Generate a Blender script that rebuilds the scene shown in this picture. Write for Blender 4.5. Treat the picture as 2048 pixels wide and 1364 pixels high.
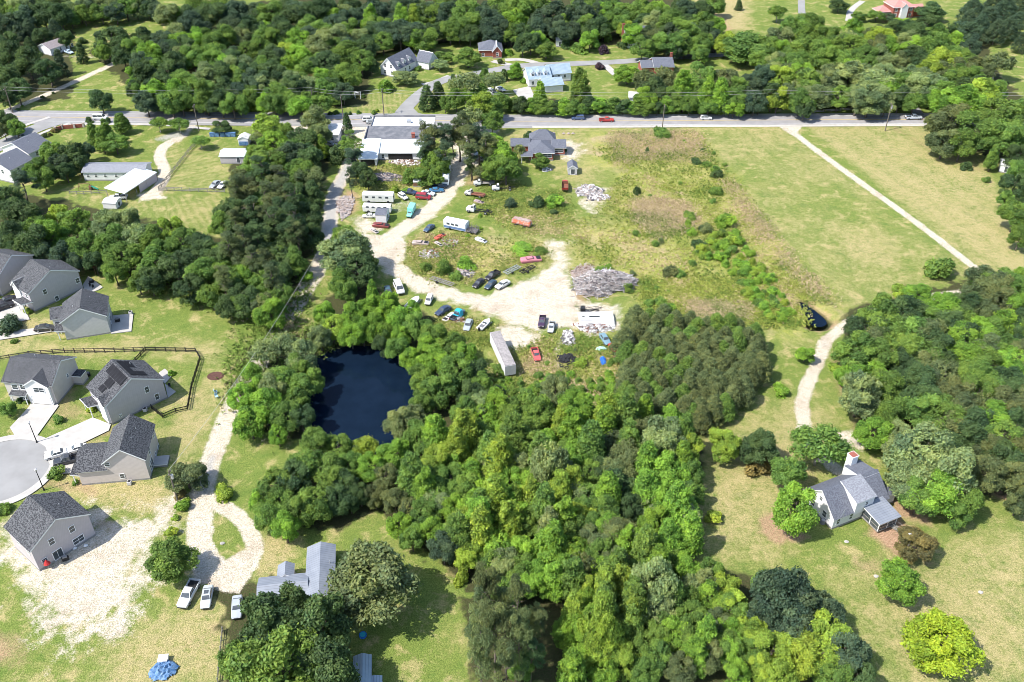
import bpy, math, random, zlib
import numpy as np
from mathutils import Vector, Matrix
R = math.radians
for o in list(bpy.data.objects): bpy.data.objects.remove(o)
C = bpy.context.scene.collection
S = bpy.context.scene

# ---------------------------------------------------------------- camera
F, TH, HC = 1843., R(35.86), 132.0
cd = bpy.data.cameras.new('camera'); cam = bpy.data.objects.new('camera', cd); C.objects.link(cam)
cam.location = (0, 0, HC); cam.rotation_euler = (R(90) - TH, 0, 0)
cd.sensor_width = 36; cd.lens = F / 2048 * 36; cd.clip_start = 1; cd.clip_end = 6000
S.camera = cam
# ---------------------------------------------------------------- sun and sky
EL, AZ = R(53), R(27)           # elevation; the light travels towards +x and a little +y
sd = Vector((math.cos(AZ) * math.cos(EL), math.sin(AZ) * math.cos(EL), -math.sin(EL)))
sl = bpy.data.lights.new('sun', 'SUN'); sun = bpy.data.objects.new('sun', sl); C.objects.link(sun)
sl.energy = 3.9; sl.angle = R(0.55); sl.color = (1, .96, .88)
sun.rotation_euler = sd.to_track_quat('-Z', 'Y').to_euler()
W = bpy.data.worlds.new('World'); S.world = W; W.use_nodes = True
nt = W.node_tree; nt.nodes.clear()
sky = nt.nodes.new('ShaderNodeTexSky'); sky.sky_type = 'NISHITA'; sky.sun_disc = False
sky.sun_elevation = EL; sky.sun_rotation = math.atan2(-sd.x, -sd.y)
bg = nt.nodes.new('ShaderNodeBackground'); bg.inputs[1].default_value = .15
wo = nt.nodes.new('ShaderNodeOutputWorld')
nt.links.new(sky.outputs[0], bg.inputs[0]); nt.links.new(bg.outputs[0], wo.inputs[0])
S.view_settings.view_transform = 'Standard'; S.view_settings.look = 'None'
S.view_settings.exposure = 0.88; S.view_settings.gamma = 1
S.render.engine = 'CYCLES'; S.cycles.filter_width = .8

# ---------------------------------------------------------------- helpers
def at(px, py, z=0.):
    """ground (or height z) point seen at a pixel of the 2048 wide photograph"""
    x, y = (px - 1024) / F, -(py - 682) / F
    c, s = math.cos(TH), math.sin(TH)
    t = (z - HC) / (-s + y * c)
    return Vector((x * t, (c + y * s) * t, z))
def scl(px, py, z=0.):
    """pixels per metre, sideways, at that point"""
    p = at(px, py, z)
    return F / (p.y * math.cos(TH) + (HC - z) * math.sin(TH))
def tag(o, label=None, cat=None, group=None, kind=None):
    if label: o['label'] = label
    if cat: o['category'] = cat
    if group: o['group'] = group
    if kind: o['kind'] = kind
    return o
def empty(name, loc, rz=0, parent=None):
    o = bpy.data.objects.new(name, None); C.objects.link(o)
    o.location = loc; o.rotation_euler = (0, 0, rz); o.empty_display_size = .3
    if parent: o.parent = parent
    return o
class MB:
    """collects shapes and links them as one mesh object"""
    def __init__(s): s.v = []; s.f = []; s.m = []
    def add(s, vs, fs, m=0):
        b = len(s.v); s.v += [tuple(v) for v in vs]
        s.f += [tuple(i + b for i in f) for f in fs]; s.m += [m] * len(fs); return s
    def box(s, x0, y0, z0, x1, y1, z1, m=0, M=None):
        vs = [Vector((x, y, z)) for z in (z0, z1) for x, y in ((x0, y0), (x1, y0), (x1, y1), (x0, y1))]
        if M is not None: vs = [M @ v for v in vs]
        return s.add(vs, [(3, 2, 1, 0), (4, 5, 6, 7), (0, 1, 5, 4), (1, 2, 6, 5), (2, 3, 7, 6), (3, 0, 4, 7)], m)
    def quad(s, a, b, c, d, t=.0, m=0):
        """a slab: quad with thickness t, below its normal"""
        a, b, c, d = map(Vector, (a, b, c, d))
        if t == 0: return s.add([a, b, c, d], [(0, 1, 2, 3)], m)
        n = (b - a).cross(d - a).normalized() * t
        return s.add([a, b, c, d, a - n, b - n, c - n, d - n],
                     [(0, 1, 2, 3), (7, 6, 5, 4), (1, 0, 4, 5), (2, 1, 5, 6), (3, 2, 6, 7), (0, 3, 7, 4)], m)
    def cyl(s, p0, p1, r0, r1=None, n=8, m=0, cap=True):
        p0, p1 = Vector(p0), Vector(p1); r1 = r0 if r1 is None else r1
        d = (p1 - p0).normalized(); u = d.orthogonal().normalized(); w = d.cross(u)
        vs = []
        for p, r in ((p0, r0), (p1, r1)):
            for i in range(n):
                a = 2 * math.pi * i / n; vs.append(p + (u * math.cos(a) + w * math.sin(a)) * r)
        fs = [(i, (i + 1) % n, n + (i + 1) % n, n + i) for i in range(n)]
        if cap: fs += [tuple(range(n - 1, -1, -1)), tuple(range(n, 2 * n))]
        return s.add(vs, fs, m)
    def tube(s, pts, r, n=6, m=0):
        rs = r if isinstance(r, (list, tuple)) else [r] * len(pts)
        for i in range(len(pts) - 1): s.cyl(pts[i], pts[i + 1], rs[i], rs[i + 1], n, m)
        return s
    def loft(s, rings, m=0, cap=True):
        n = len(rings[0]); vs = [v for r in rings for v in r]; fs = []
        for k in range(len(rings) - 1):
            for i in range(n):
                j = (i + 1) % n; fs.append((k * n + i, k * n + j, (k + 1) * n + j, (k + 1) * n + i))
        if cap: fs += [tuple(range(n - 1, -1, -1)), tuple(range((len(rings) - 1) * n, len(rings) * n))]
        return s.add(vs, fs, m)
    def mesh(s, name, mats, smooth=False):
        me = bpy.data.meshes.new(name); me.from_pydata(s.v, [], s.f)
        for m in (mats if isinstance(mats, (list, tuple)) else [mats]): me.materials.append(m)
        me.polygons.foreach_set('material_index', s.m)
        if smooth: me.polygons.foreach_set('use_smooth', [True] * len(s.f))
        me.update(); return me
    def build(s, name, mats, parent=None, smooth=False, loc=None, rz=0):
        return inst(name, s.mesh(name, mats, smooth), parent, loc, rz)
def inst(name, me, parent=None, loc=None, rz=0):
    o = bpy.data.objects.new(name, me); C.objects.link(o)
    if parent: o.parent = parent
    if loc is not None: o.location = loc
    if rz: o.rotation_euler = (0, 0, rz)
    return o
def kids(o): return [c for c in bpy.data.objects if c.parent == o]
def np_mesh(name, V, Q, mats, parent=None, attrs=None, smooth=False):
    """fast quad mesh from numpy arrays"""
    me = bpy.data.meshes.new(name); nv, nf = len(V), len(Q)
    me.vertices.add(nv); me.vertices.foreach_set('co', np.asarray(V, np.float32).ravel())
    me.loops.add(nf * 4); me.loops.foreach_set('vertex_index', np.asarray(Q, np.int32).ravel())
    me.polygons.add(nf); me.polygons.foreach_set('loop_start', np.arange(nf, dtype=np.int32) * 4)
    me.polygons.foreach_set('loop_total', np.full(nf, 4, np.int32))
    if smooth: me.polygons.foreach_set('use_smooth', np.ones(nf, bool))
    for m in mats: me.materials.append(m)
    for k, a in (attrs or {}).items():
        if a.ndim == 1:
            t = me.attributes.new(k, 'FLOAT', 'POINT'); t.data.foreach_set('value', a.astype(np.float32))
        else:
            t = me.attributes.new(k, 'FLOAT_COLOR', 'POINT')
            t.data.foreach_set('color', np.hstack([a, np.ones((len(a), 1))]).astype(np.float32).ravel())
    me.update(calc_edges=True)
    return inst(name, me, parent)

# ---------------------------------------------------------------- materials
class N:
    def __init__(s, name, rough=.85, spec=.3, metallic=0):
        s.m = bpy.data.materials.new(name); s.m.use_nodes = True; s.t = s.m.node_tree
        s.b = s.t.nodes['Principled BSDF']; s.b.inputs['Roughness'].default_value = rough
        s.b.inputs['Metallic'].default_value = metallic
        s.b.inputs['Specular IOR Level'].default_value = spec
        s.co = s.new('ShaderNodeTexCoord').outputs['Object']
    def new(s, k, **kw):
        n = s.t.nodes.new(k)
        for a, b in kw.items(): setattr(n, a, b)
        return n
    def link(s, a, b): s.t.links.new(a, b)
    def put(s, sock, v):
        if isinstance(v, (int, float)): sock.default_value = v
        elif isinstance(v, tuple): sock.default_value = (*v, 1) if len(v) == 3 else v
        else: s.link(v, sock)
    def noise(s, scale, detail=3, rough=.55, co=None, dist=0):
        n = s.new('ShaderNodeTexNoise'); n.inputs['Scale'].default_value = scale
        n.inputs['Detail'].default_value = detail; n.inputs['Roughness'].default_value = rough
        n.inputs['Distortion'].default_value = dist
        s.link(co or s.co, n.inputs['Vector']); return n.outputs['Fac']
    def ramp(s, v, lo, hi):
        n = s.new('ShaderNodeMapRange'); s.put(n.inputs[0], v)
        n.inputs[1].default_value = lo; n.inputs[2].default_value = hi; return n.outputs[0]
    def mix(s, f, a, b, mode='MIX'):
        n = s.new('ShaderNodeMix', data_type='RGBA', blend_type=mode)
        s.put(n.inputs[0], f); s.put(n.inputs[6], a); s.put(n.inputs[7], b); return n.outputs[2]
    def math(s, op, a, b=0.):
        n = s.new('ShaderNodeMath', operation=op); s.put(n.inputs[0], a); s.put(n.inputs[1], b); return n.outputs[0]
    def attr(s, k, out='Fac'):
        n = s.new('ShaderNodeAttribute', attribute_name=k); return n.outputs[out]
    def bump(s, h, strength=.3, dist=.05):
        n = s.new('ShaderNodeBump'); n.inputs['Strength'].default_value = strength
        n.inputs['Distance'].default_value = dist; s.link(h, n.inputs['Height'])
        s.link(n.outputs[0], s.b.inputs['Normal'])
    def base(s, v): s.put(s.b.inputs['Base Color'], v); return s.m
def pm(name, c1, c2=None, scale=3., rough=.85, bump=0., metallic=0, spec=.3, lo=.35, hi=.65, lines=None):
    """two tone noise material; lines=(axis, period, width, darkness) draws seams or laps"""
    n = N(name, rough, spec, metallic); c2 = c2 or tuple(min(1, x * .78) for x in c1)
    f = n.noise(scale); v = n.mix(n.ramp(f, lo, hi), c1, c2)
    if lines:
        sp = n.new('ShaderNodeSeparateXYZ'); n.link(n.co, sp.inputs[0])
        fr = n.math('FRACT', n.math('DIVIDE', sp.outputs['XYZ'.index(lines[0])], lines[1]))
        v = n.mix(n.math('LESS_THAN', fr, lines[2]), v, n.mix(1., v, (lines[3],) * 3, 'MULTIPLY'))
    if bump: n.bump(f, bump)
    return n.base(v)
def vary(c, k): return tuple(max(0, min(1, x * k)) for x in c)

M = {}
for k, c in dict(siding_grey=(.47, .43, .445), siding_light=(.52, .505, .50), siding_beige=(.56, .50, .47), siding_white=(.74, .73, .73),
                 siding_dark=(.20, .20, .21), siding_mint=(.55, .66, .62)).items():
    M[k] = pm(k, c, vary(c, .93), 1.2, .7, lines=('Z', .22, .18, .82))
M['shingle'] = pm('dark_shingle', (.125, .127, .135), (.028, .029, .034), 3.6, .95, .3, lo=.40, hi=.60, lines=('Z', .16, .12, .7))
M['shingle_grey'] = pm('grey_shingle', (.27, .28, .31), (.17, .175, .20), 4, .9, .2, lo=.4, hi=.6)
M['shingle_slate'] = pm('slate_shingle', (.15, .16, .19), (.09, .095, .12), 4, .9, .2, lo=.4, hi=.6)
M['shingle_red'] = pm('red_shingle', (.50, .25, .22), (.40, .18, .16), 3, .9, .2)
M['metal_blue'] = pm('blue_metal_roof', (.32, .40, .46), (.26, .34, .41), .6, .55, metallic=.1, spec=.4, lines=('X', .45, .14, .62))
M['metal_grey'] = pm('grey_metal_roof', (.25, .27, .31), (.20, .22, .26), .5, .6, metallic=.1, spec=.3, lines=('Y', .5, .12, .68))
M['metal_white'] = pm('white_metal_roof', (.56, .60, .61), (.47, .53, .55), .5, .5, spec=.5, lines=('X', .6, .08, .85))
M['white_roof'] = pm('white_membrane', (.62, .61, .60), (.40, .39, .38), .7, .85, lo=.5, hi=.72)
M['tar_roof'] = pm('old_tar_roof', (.12, .125, .14), (.20, .20, .215), .45, .95, .2, lo=.4, hi=.7)
M['brick'] = pm('red_brick', (.34, .11, .08), (.24, .08, .06), 6, .9, lines=('Z', .11, .18, .85))
M['foundation'] = pm('grey_block', (.30, .29, .28), (.22, .21, .20), 3)
M['trim'] = pm('white_trim', (.80, .80, .80), (.74, .74, .74), 1, .6)
M['glass'] = pm('window_glass', (.05, .06, .07), (.09, .10, .11), 1.5, .12, spec=.6)
M['concrete'] = pm('concrete', (.45, .425, .395), (.36, .34, .315), .5, .9, .1, lo=.3, hi=.75)
M['kerbing'] = pm('kerb_concrete', (.60, .58, .55), (.52, .50, .48), .8, .9)
M['asphalt'] = pm('worn_asphalt', (.30, .285, .285), (.25, .24, .24), .3, .95, .1)
M['asphalt_old'] = pm('patched_asphalt', (.285, .28, .275), (.24, .235, .23), .2, .95, .1)
M['white_mark'] = pm('white_road_paint', (.72, .72, .70), (.55, .55, .53), 1.5)
M['yellow_mark'] = pm('yellow_road_paint', (.62, .45, .12), (.48, .36, .14), 1.5)
M['black_wood'] = pm('dark_stained_wood', (.045, .038, .035), (.07, .06, .055), 3)
M['grey_wood'] = pm('weathered_wood', (.30, .28, .25), (.20, .19, .17), 2.5)
M['brown_wood'] = pm('brown_wood', (.22, .12, .08), (.14, .08, .05), 3)
M['pole_wood'] = pm('pole_wood', (.19, .16, .13), (.13, .11, .09), 3)
M['bark'] = pm('bark', (.15, .12, .10), (.09, .075, .06), 3, .95, .4)
M['bark_pale'] = pm('pale_bark', (.42, .39, .36), (.26, .24, .22), 3, .95)
M['galv'] = pm('galvanised_steel', (.50, .51, .52), (.42, .43, .44), 2, .45, metallic=.5)
M['black'] = pm('black_paint', (.02, .02, .022), (.03, .03, .03), 2, .5)
M['rubber'] = pm('tyre_rubber', (.022, .022, .024), (.045, .045, .05), 3, .9)
M['rim'] = pm('wheel_rim', (.42, .43, .45), (.30, .31, .33), 4, .35, metallic=.6)
M['solar'] = pm('solar_panel', (.014, .014, .017), (.02, .02, .024), 1, .7, spec=.1, lines=('Y', 1.0, .04, 3))
M['lamp_red'] = pm('tail_lamp', (.35, .02, .02), (.25, .01, .01), 4, .3)
M['lamp_clear'] = pm('lamp_lens', (.75, .77, .78), (.6, .62, .64), 4, .2)
M['tarp_blue'] = pm('blue_tarp', (.04, .12, .27), (.16, .26, .40), 2.2, .5, .5)
M['tarp_cyan'] = pm('cyan_tarp', (.02, .42, .55), (.05, .35, .48), 3, .5, .5)
M['rust'] = pm('rusty_steel', (.26, .10, .06), (.14, .07, .05), 3, .9)
M['mulch'] = pm('mulch', (.14, .065, .05), (.06, .03, .025), 5, .95, .4)
M['pink_stone'] = pm('pinkish_rubble', (.46, .38, .35), (.33, .28, .26), 3, .95, .3)
M['white_plastic'] = pm('white_plastic', (.78, .78, .78), (.70, .70, .70), 2, .5)
M['blue_plastic'] = pm('blue_plastic', (.02, .12, .50), (.03, .16, .55), 2, .4)
n = N('car_paint', .38, .4); oi = n.new('ShaderNodeObjectInfo')
n.base(n.mix(n.ramp(n.noise(1.2, 4), .45, .8), oi.outputs['Color'], n.mix(.25, oi.outputs['Color'], (.25, .22, .19))))
M['paint'] = n.m
# foliage: colour = object colour x random clump tone x random leaf tone
def leaf_mat(name, trans=.3):
    n = N(name, .62, .25); oi = n.new('ShaderNodeObjectInfo')
    t = n.attr('tone'); h = n.attr('hue')
    c = n.mix(n.ramp(h, 0, 1), n.mix(1., oi.outputs['Color'], (.72, .95, 1.15), 'MULTIPLY'), n.mix(1., oi.outputs['Color'], (1.25, 1.06, .72), 'MULTIPLY'))
    g = n.new('ShaderNodeCombineColor'); k = n.ramp(t, 0, 1)
    kk = n.math('ADD', n.math('MULTIPLY', k, 1.15), .45)
    for i in range(3): n.link(kk, g.inputs[i])
    c = n.mix(1., c, g.outputs[0], 'MULTIPLY'); n.put(n.b.inputs['Base Color'], c)
    tr = n.new('ShaderNodeBsdfTranslucent'); n.link(n.mix(1., c, (1.2, 1.35, .55), 'MULTIPLY'), tr.inputs[0])
    ms = n.new('ShaderNodeMixShader'); ms.inputs[0].default_value = trans
    out = n.t.nodes['Material Output']
    n.link(n.b.outputs[0], ms.inputs[1]); n.link(tr.outputs[0], ms.inputs[2]); n.link(ms.outputs[0], out.inputs[0])
    return n.m
M['leaf'] = leaf_mat('foliage')
n = N('weed_foliage', .8, .1); oi = n.new('ShaderNodeObjectInfo'); h_ = n.attr('hue')
c_ = n.mix(n.ramp(h_, .15, .5), (.13, .20, .04), oi.outputs['Color']); c_ = n.mix(n.ramp(h_, .62, .85), c_, (.48, .37, .22))
n.base(n.mix(n.ramp(n.attr('tone'), 0, 1), n.mix(1., c_, (.62, .62, .6), 'MULTIPLY'), n.mix(1., c_, (1.25, 1.25, 1.2), 'MULTIPLY'))); M['weed'] = n.m
# ================================================================ GROUND
_rng = np.random.RandomState(5)
_lat = [_rng.rand(256, 256) for _ in range(4)]
def vn(x, y, s, k=0):
    x = x / s + 31.7 * k; y = y / s + 17.3 * k
    i = np.floor(x).astype(int); j = np.floor(y).astype(int); u = x - i; v = y - j
    u = u * u * (3 - 2 * u); v = v * v * (3 - 2 * v); L = _lat[k % 4]
    g = lambda a, b: L[a & 255, b & 255]
    return (g(i, j) * (1 - u) + g(i + 1, j) * u) * (1 - v) + (g(i, j + 1) * (1 - u) + g(i + 1, j + 1) * u) * v
def fbm(x, y, s, k=0): return (vn(x, y, s, k) + .5 * vn(x, y, s / 2.1, k + 1) + .25 * vn(x, y, s / 4.3, k + 2)) / 1.75
def gp(s):
    """'x,y x,y' pixels -> ground points"""
    return [tuple(at(*map(float, q.split(',')))[:2]) for q in s.split()]
ys = [-120, -40, 10, 40, 58, 66]
while ys[-1] < 560: ys.append(ys[-1] + max(.36, .36 * (ys[-1] / 88.) ** 1.05))
ys += [ys[-1] + d for d in (6, 16, 40, 90, 200, 500, 1200, 3000)]
ys = np.array(ys); us = np.concatenate([[-30, -8, -3, -1.6], np.linspace(-1.12, 1.12, 620), [1.6, 3, 8, 30]])
hw = 46 + .46 * np.clip(ys, 40, 560)
GX = us[None, :] * hw[:, None]; GY = np.repeat(ys[:, None], len(us), 1)
nr, nc = GX.shape; X, Y = GX.ravel(), GY.ravel()
N1, N2, N3 = fbm(X, Y, 3.2, 0) - .5, fbm(X, Y, 14., 1) - .5, fbm(X, Y, 1.3, 2) - .5
N4 = fbm(X, Y, 45., 3) - .5
def seg_d(P, closed=False):
    d = np.full(len(X), 1e9); n = len(P)
    for i in range(n if closed else n - 1):
        a, b = P[i], P[(i + 1) % n]; vx, vy = b[0] - a[0], b[1] - a[1]
        t = np.clip(((X - a[0]) * vx + (Y - a[1]) * vy) / (vx * vx + vy * vy + 1e-9), 0, 1)
        d = np.minimum(d, np.hypot(X - a[0] - t * vx, Y - a[1] - t * vy))
    return d
def inside(P):
    r = np.zeros(len(X), bool); n = len(P)
    for i in range(n):
        (ax, ay), (bx, by) = P[i], P[(i + 1) % n]
        if ay == by: continue
        r ^= ((ay > Y) != (by > Y)) & (X < (bx - ax) * (Y - ay) / (by - ay) + ax)
    return r
def sd_poly(P): d = seg_d(P, True); return np.where(inside(P), d, -d)
def smooth_line(P, k=2):
    for _ in range(k):
        Q = [P[0]]
        for a, b in zip(P, P[1:]):
            Q += [(a[0] * .75 + b[0] * .25, a[1] * .75 + b[1] * .25), (a[0] * .25 + b[0] * .75, a[1] * .25 + b[1] * .75)]
        P = Q + [P[-1]]
    return P
def ss(v, soft): t = np.clip(v / soft * .5 + .5, 0, 1); return t * t * (3 - 2 * t)
CH = {k: np.zeros(len(X)) for k in ('sand', 'dry', 'weed', 'red', 'floor', 'grav')}
sheets = {}
def area(ch, kind, s, w=0, soft=1.5, amp=3., val=1., sheet=None, shift=0):
    P = gp(s)
    f = (w / 2 - seg_d(smooth_line(P))) if kind == 'line' else sd_poly(P)
    f = f + amp * (N1 + .6 * N3) + shift
    CH[ch] = np.maximum(CH[ch], ss(f, soft) * val)
    if sheet: sheets[sheet] = np.maximum(sheets.get(sheet, np.full(len(X), -9.)), f)
    return f
# long gravel lane between the market and the lower left houses
LANE = '700,320 690,345 674,375 664,400 660,450 654,490 640,530 618,570 594,610 568,645 540,690 500,750 462,815 440,870 425,910 412,950 403,1000 398,1060 400,1110'
area('sand', 'line', LANE, 4.8, .9, .8, .85, 'gravel_lane')
area('grav', 'line', '700,320 690,345 674,375 664,400 660,450 652,490', 3.5, 1.5, 1, .9)
area('grav', 'line', '425,915 414,950 406,985', 2.4, 1.5, 1, .8)
area('sand', 'line', '405,1000 430,1006 462,1020 495,1050 512,1088 508,1115 480,1140', 3.2, .8, .7, 1, 'gravel_lane')
area('sand', 'poly', '378,1000 420,1000 425,1080 450,1120 520,1085 516,1130 490,1172 478,1185 440,1178 390,1165 376,1090', 0, .9, 1, 1, 'gravel_lane')
area('grav', 'line', '400,1110 400,1150', 5, 3, 2, .6)
# yard: loop of white gravel and bare dirt
area('sand', 'line', '930,300 918,340 905,372 870,410 835,440 790,470 745,492', 6.2, 2, 2.2, .93, 'yard_track')
area('sand', 'poly', '700,462 760,470 800,462 815,490 812,520 780,540 745,520 720,500', 0, 1.6, 2, .95, 'yard_track')
area('sand', 'line', '765,515 800,545 850,574 900,590 960,602 1030,612', 6, 2, 2.4, .9, 'yard_track')
area('sand', 'poly', '960,592 1010,575 1060,556 1090,540 1112,520 1135,545 1145,590 1160,625 1150,650 1100,662 1030,652 985,632 940,612', 0, 2.5, 4.5, .88, 'yard_track')
area('sand', 'line', '1120,545 1122,510 1110,488', 5, 3, 4, .75, 'yard_track')
area('sand', 'line', '1122,500 1090,480 1060,478', 2, 3, 3, .4); area('sand', 'line', '1115,495 1150,480', 3, 3, 3, .5)
area('red', 'poly', '1060,612 1090,606 1120,620 1120,650 1070,660 1050,640', 0, 4, 4, .55)
area('red', 'poly', '985,640 1060,652 1095,690 1040,720 1000,690', 0, 2, 3, .5); area('sand', 'poly', '985,650 1050,650 1080,680 1045,700 1005,690', 0, 2, 3, .75)
area('red', 'line', '1150,590 1160,600', 5, 2, 3, .7); area('red', 'poly', '685,370 715,385 715,420 695,430', 0, 3, 3, .8)
area('red', 'poly', '1215,705 1250,700 1258,725 1225,725', 0, 2, 3, .9)
area('sand', 'line', '1120,690 1112,735 1150,765 1185,795', 2.2, 2.5, 4, .75); area('sand', 'line', '1075,735 1110,725', 3, 2.5, 4, .6)
area('sand', 'poly', '1150,600 1235,610 1240,660 1180,670 1148,650', 0, 2.5, 4, .75)
area('sand', 'poly', '1148,365 1220,375 1200,420 1160,410', 0, 3, 5, .6); area('sand', 'line', '1165,405 1185,425', 3, 3, 3, .7)
area('sand', 'poly', '1110,280 1170,285 1165,322 1120,320', 0, 5, 8, .75)
area('sand', 'poly', '700,440 740,430 770,460 720,480', 0, 4, 5, .8); area('sand', 'poly', '745,405 800,400 870,400 860,420 790,425', 0, 4, 6, .45)
area('sand', 'poly', '880,235 1010,235 975,300 955,335 900,345 905,300 870,262', 0, 2.5, 3, .85, 'yard_track')
area('sand', 'poly', '560,245 860,245 860,262 735,262 720,290 690,330 668,322 690,290 640,268 560,268', 0, 1.5, 2, .9, 'yard_track')
area('red', 'poly', '930,340 1000,345 960,375 925,370', 0, 4, 5, .6)
area('sand', 'line', '395,238 372,268 352,282', 3, 1.5, 1, .8, 'farm_track')
area('sand', 'line', '352,278 330,290 318,305 322,325 332,345 322,368 300,392', 3.8, 1, .8, 1, 'farm_track')
area('sand', 'poly', '275,385 330,378 330,398 280,402', 0, 2, 3, .9); area('grav', 'line', '360,268 330,275', 7, 3, 3, .7)
area('red', 'line', '300,365 315,345', 3, 2, 2, .5)
area('sand', 'line', '10,222 60,203 130,172 200,140 245,118 290,100 325,90', 3.4, 1, .8, .9, 'farm_track')
area('sand', 'line', '130,112 190,114', 3, 2, 2, .5); area('sand', 'line', '388,222 395,216 400,205', 2, 2, 2, .5)
# concrete lane along the mown fields
area('sand', 'line', '1565,246 1600,276 1680,335 1760,392 1850,457 1930,520 1962,545', 2.7, .6, .4, .95, 'field_track')
area('sand', 'poly', '1545,246 1610,246 1597,262 1600,280 1580,268', 0, 1, .6, .9, 'field_track')
area('sand', 'line', '1965,575 1920,586 1870,592 1800,606 1755,622 1690,650 1650,680 1640,715 1618,760 1606,795 1605,845 1625,895 1660,930 1685,945', 3.2, .9, .9, .85, 'field_track')
area('grav', 'line', '1650,680 1640,715 1618,760', 2, 2, 2, .5); area('red', 'line', '1672,720 1690,800 1720,850 1740,880', 2.5, 3, 3, .7)
area('sand', 'line', '1690,870 1712,885', 4, 2, 3, .8)
# wheel ruts and stains
for s, w_, v_ in (('925,320 910,365 872,408 838,438 792,468 760,500 800,540 855,574 930,597 1030,610 1100,600 1128,560 1124,510', .5, .55), ('918,320 902,365 865,410 830,440 786,470 750,500 790,542 845,578 920,603 1020,620 1100,628', .5, .5),
                  ('960,606 1060,590 1110,560 1140,560', .6, .5), ('990,625 1070,640 1150,635', .7, .6), ('1010,600 1090,585 1120,545', .5, .5), ('395,1010 388,1060 392,1120 400,1160', .5, .45), ('408,1010 402,1060 406,1120 412,1160', .5, .45), ('420,1130 460,1120 500,1095', .5, .4),
                  ('700,340 676,385 664,450 650,500 618,568 575,640', .7, .5), ('455,830 436,880 420,930', .6, .5)):
    area('red', 'line', s, w_, .9, 1.2, v_)
area('red', 'poly', '945,612 975,612 975,622 945,622', 0, 2, 2, .8); area('red', 'poly', '1090,575 1140,590 1130,620 1080,600', 0, 4, 6, .35); area('red', 'poly', '760,490 800,500 790,520 755,515', 0, 3, 5, .35)
for s in ('200,1250 240,1130 300,1060 345,1000', '150,1260 210,1160 270,1080'): area('dry', 'line', s, 1.5, 3, 4, .9)
# bare building plot round the lower left house
area('sand', 'poly', '-40,1050 190,1010 280,1030 320,1040 335,1000 350,1010 330,1080 290,1150 262,1210 225,1262 170,1275 120,1300 75,1270 55,1210 50,1150 10,1120', 0, 6, 11, .8)
area('sand', 'line', '345,1000 300,1080 260,1160 230,1260', 4, 3, 4, .8); area('red', 'poly', '-60,1240 40,1270 60,1330 -60,1350', 0, 4, 4, .7)
area('red', 'poly', '185,1030 235,1040 235,1065 195,1085', 0, 1.5, 2, .6)
area('dry', 'poly', '130,950 340,960 340,1010 250,1030 150,990', 0, 3, 4, .9); area('red', 'poly', '80,950 180,960 230,1000 110,980 60,985', 0, 2, 3, .55)
area('dry', 'poly', '-60,640 130,690 420,690 440,730 300,700 -60,715', 0, 4, 6, .7); area('dry', 'poly', '-60,600 130,640 120,670 -60,680', 0, 4, 6, .8)
area('red', 'poly', '85,790 150,770 160,830 100,850', 0, 2, 3, .5); area('red', 'poly', '160,870 235,840 240,870 160,895', 0, 3, 4, .6)
area('dry', 'poly', '345,800 450,740 430,860 400,930 330,940', 0, 5, 8, .7)
area('dry', 'poly', '380,1190 500,1190 470,1364 200,1400 230,1300', 0, 6, 9, .75); area('red', 'poly', '430,1230 480,1240 440,1330 380,1290', 0, 5, 6, .45)
area('dry', 'poly', '520,1070 600,1080 560,1160 510,1160', 0, 3, 4, .9)
# right hand lawns, fields
area('dry', 'poly', '1420,860 1640,800 1680,900 1600,1000 1540,1100 1420,1120 1380,1060', 0, 8, 10, .6)
area('dry', 'poly', '1700,1150 2100,1050 2100,1400 1800,1400', 0, 10, 12, .55)
area('red', 'poly', '1515,1030 1545,1020 1580,1040 1620,1075 1560,1090 1515,1065', 0, 1, 1.5, .75)
area('red', 'poly', '1740,1040 1800,1030 1850,1080 1850,1120 1790,1110 1735,1070', 0, 2, 3, .9); area('red', 'poly', '1700,1120 1760,1100 1780,1160 1740,1150', 0, 4, 5, .5)
area('red', 'poly', '1930,960 2010,950 2060,1010 1990,1000', 0, 2, 4, .9); area('red', 'poly', '1770,990 1850,1010 1860,1050 1800,1040', 0, 2, 3, .8)
# weedy field east of the yard
area('weed', 'poly', '1180,262 1395,262 1460,350 1530,450 1600,540 1680,610 1640,660 1560,668 1280,640 1270,560 1150,540 1160,470 1230,440 1240,340 1170,330', 0, 5, 8, .75)
area('dry', 'poly', '1000,262 1180,262 1200,420 1140,480 1000,470 860,470 830,500 900,545 1100,540 1160,520 1240,520 1190,400', 0, 6, 10, .5)
area('weed', 'poly', '1265,392 1370,402 1400,440 1380,470 1310,480 1262,440', 0, 2.5, 4, 1); area('red', 'poly', '1265,392 1370,402 1400,440 1380,470 1310,480 1262,440', 0, 6, 12, .42)
area('weed', 'poly', '1440,350 1470,380 1530,440 1590,520 1660,590 1670,610 1640,610 1560,530 1500,450 1450,380', 0, 2, 4, 1)
area('red', 'poly', '1440,350 1470,380 1530,440 1590,520 1660,590 1670,610 1640,610 1560,530 1500,450 1450,380', 0, 5, 10, .42)
area('red', 'poly', '1370,600 1500,610 1500,640 1380,650', 0, 6, 12, .55); area('red', 'poly', '1210,262 1390,262 1440,340 1300,330 1230,320', 0, 8, 16, .5)
area('red', 'poly', '1560,570 1610,590 1680,650 1640,668 1600,650', 0, 2, 3, .8)
area('weed', 'poly', '820,480 870,465 960,475 1070,480 1110,510 1050,540 950,560 860,560 815,530', 0, 4, 6, .8)
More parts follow.
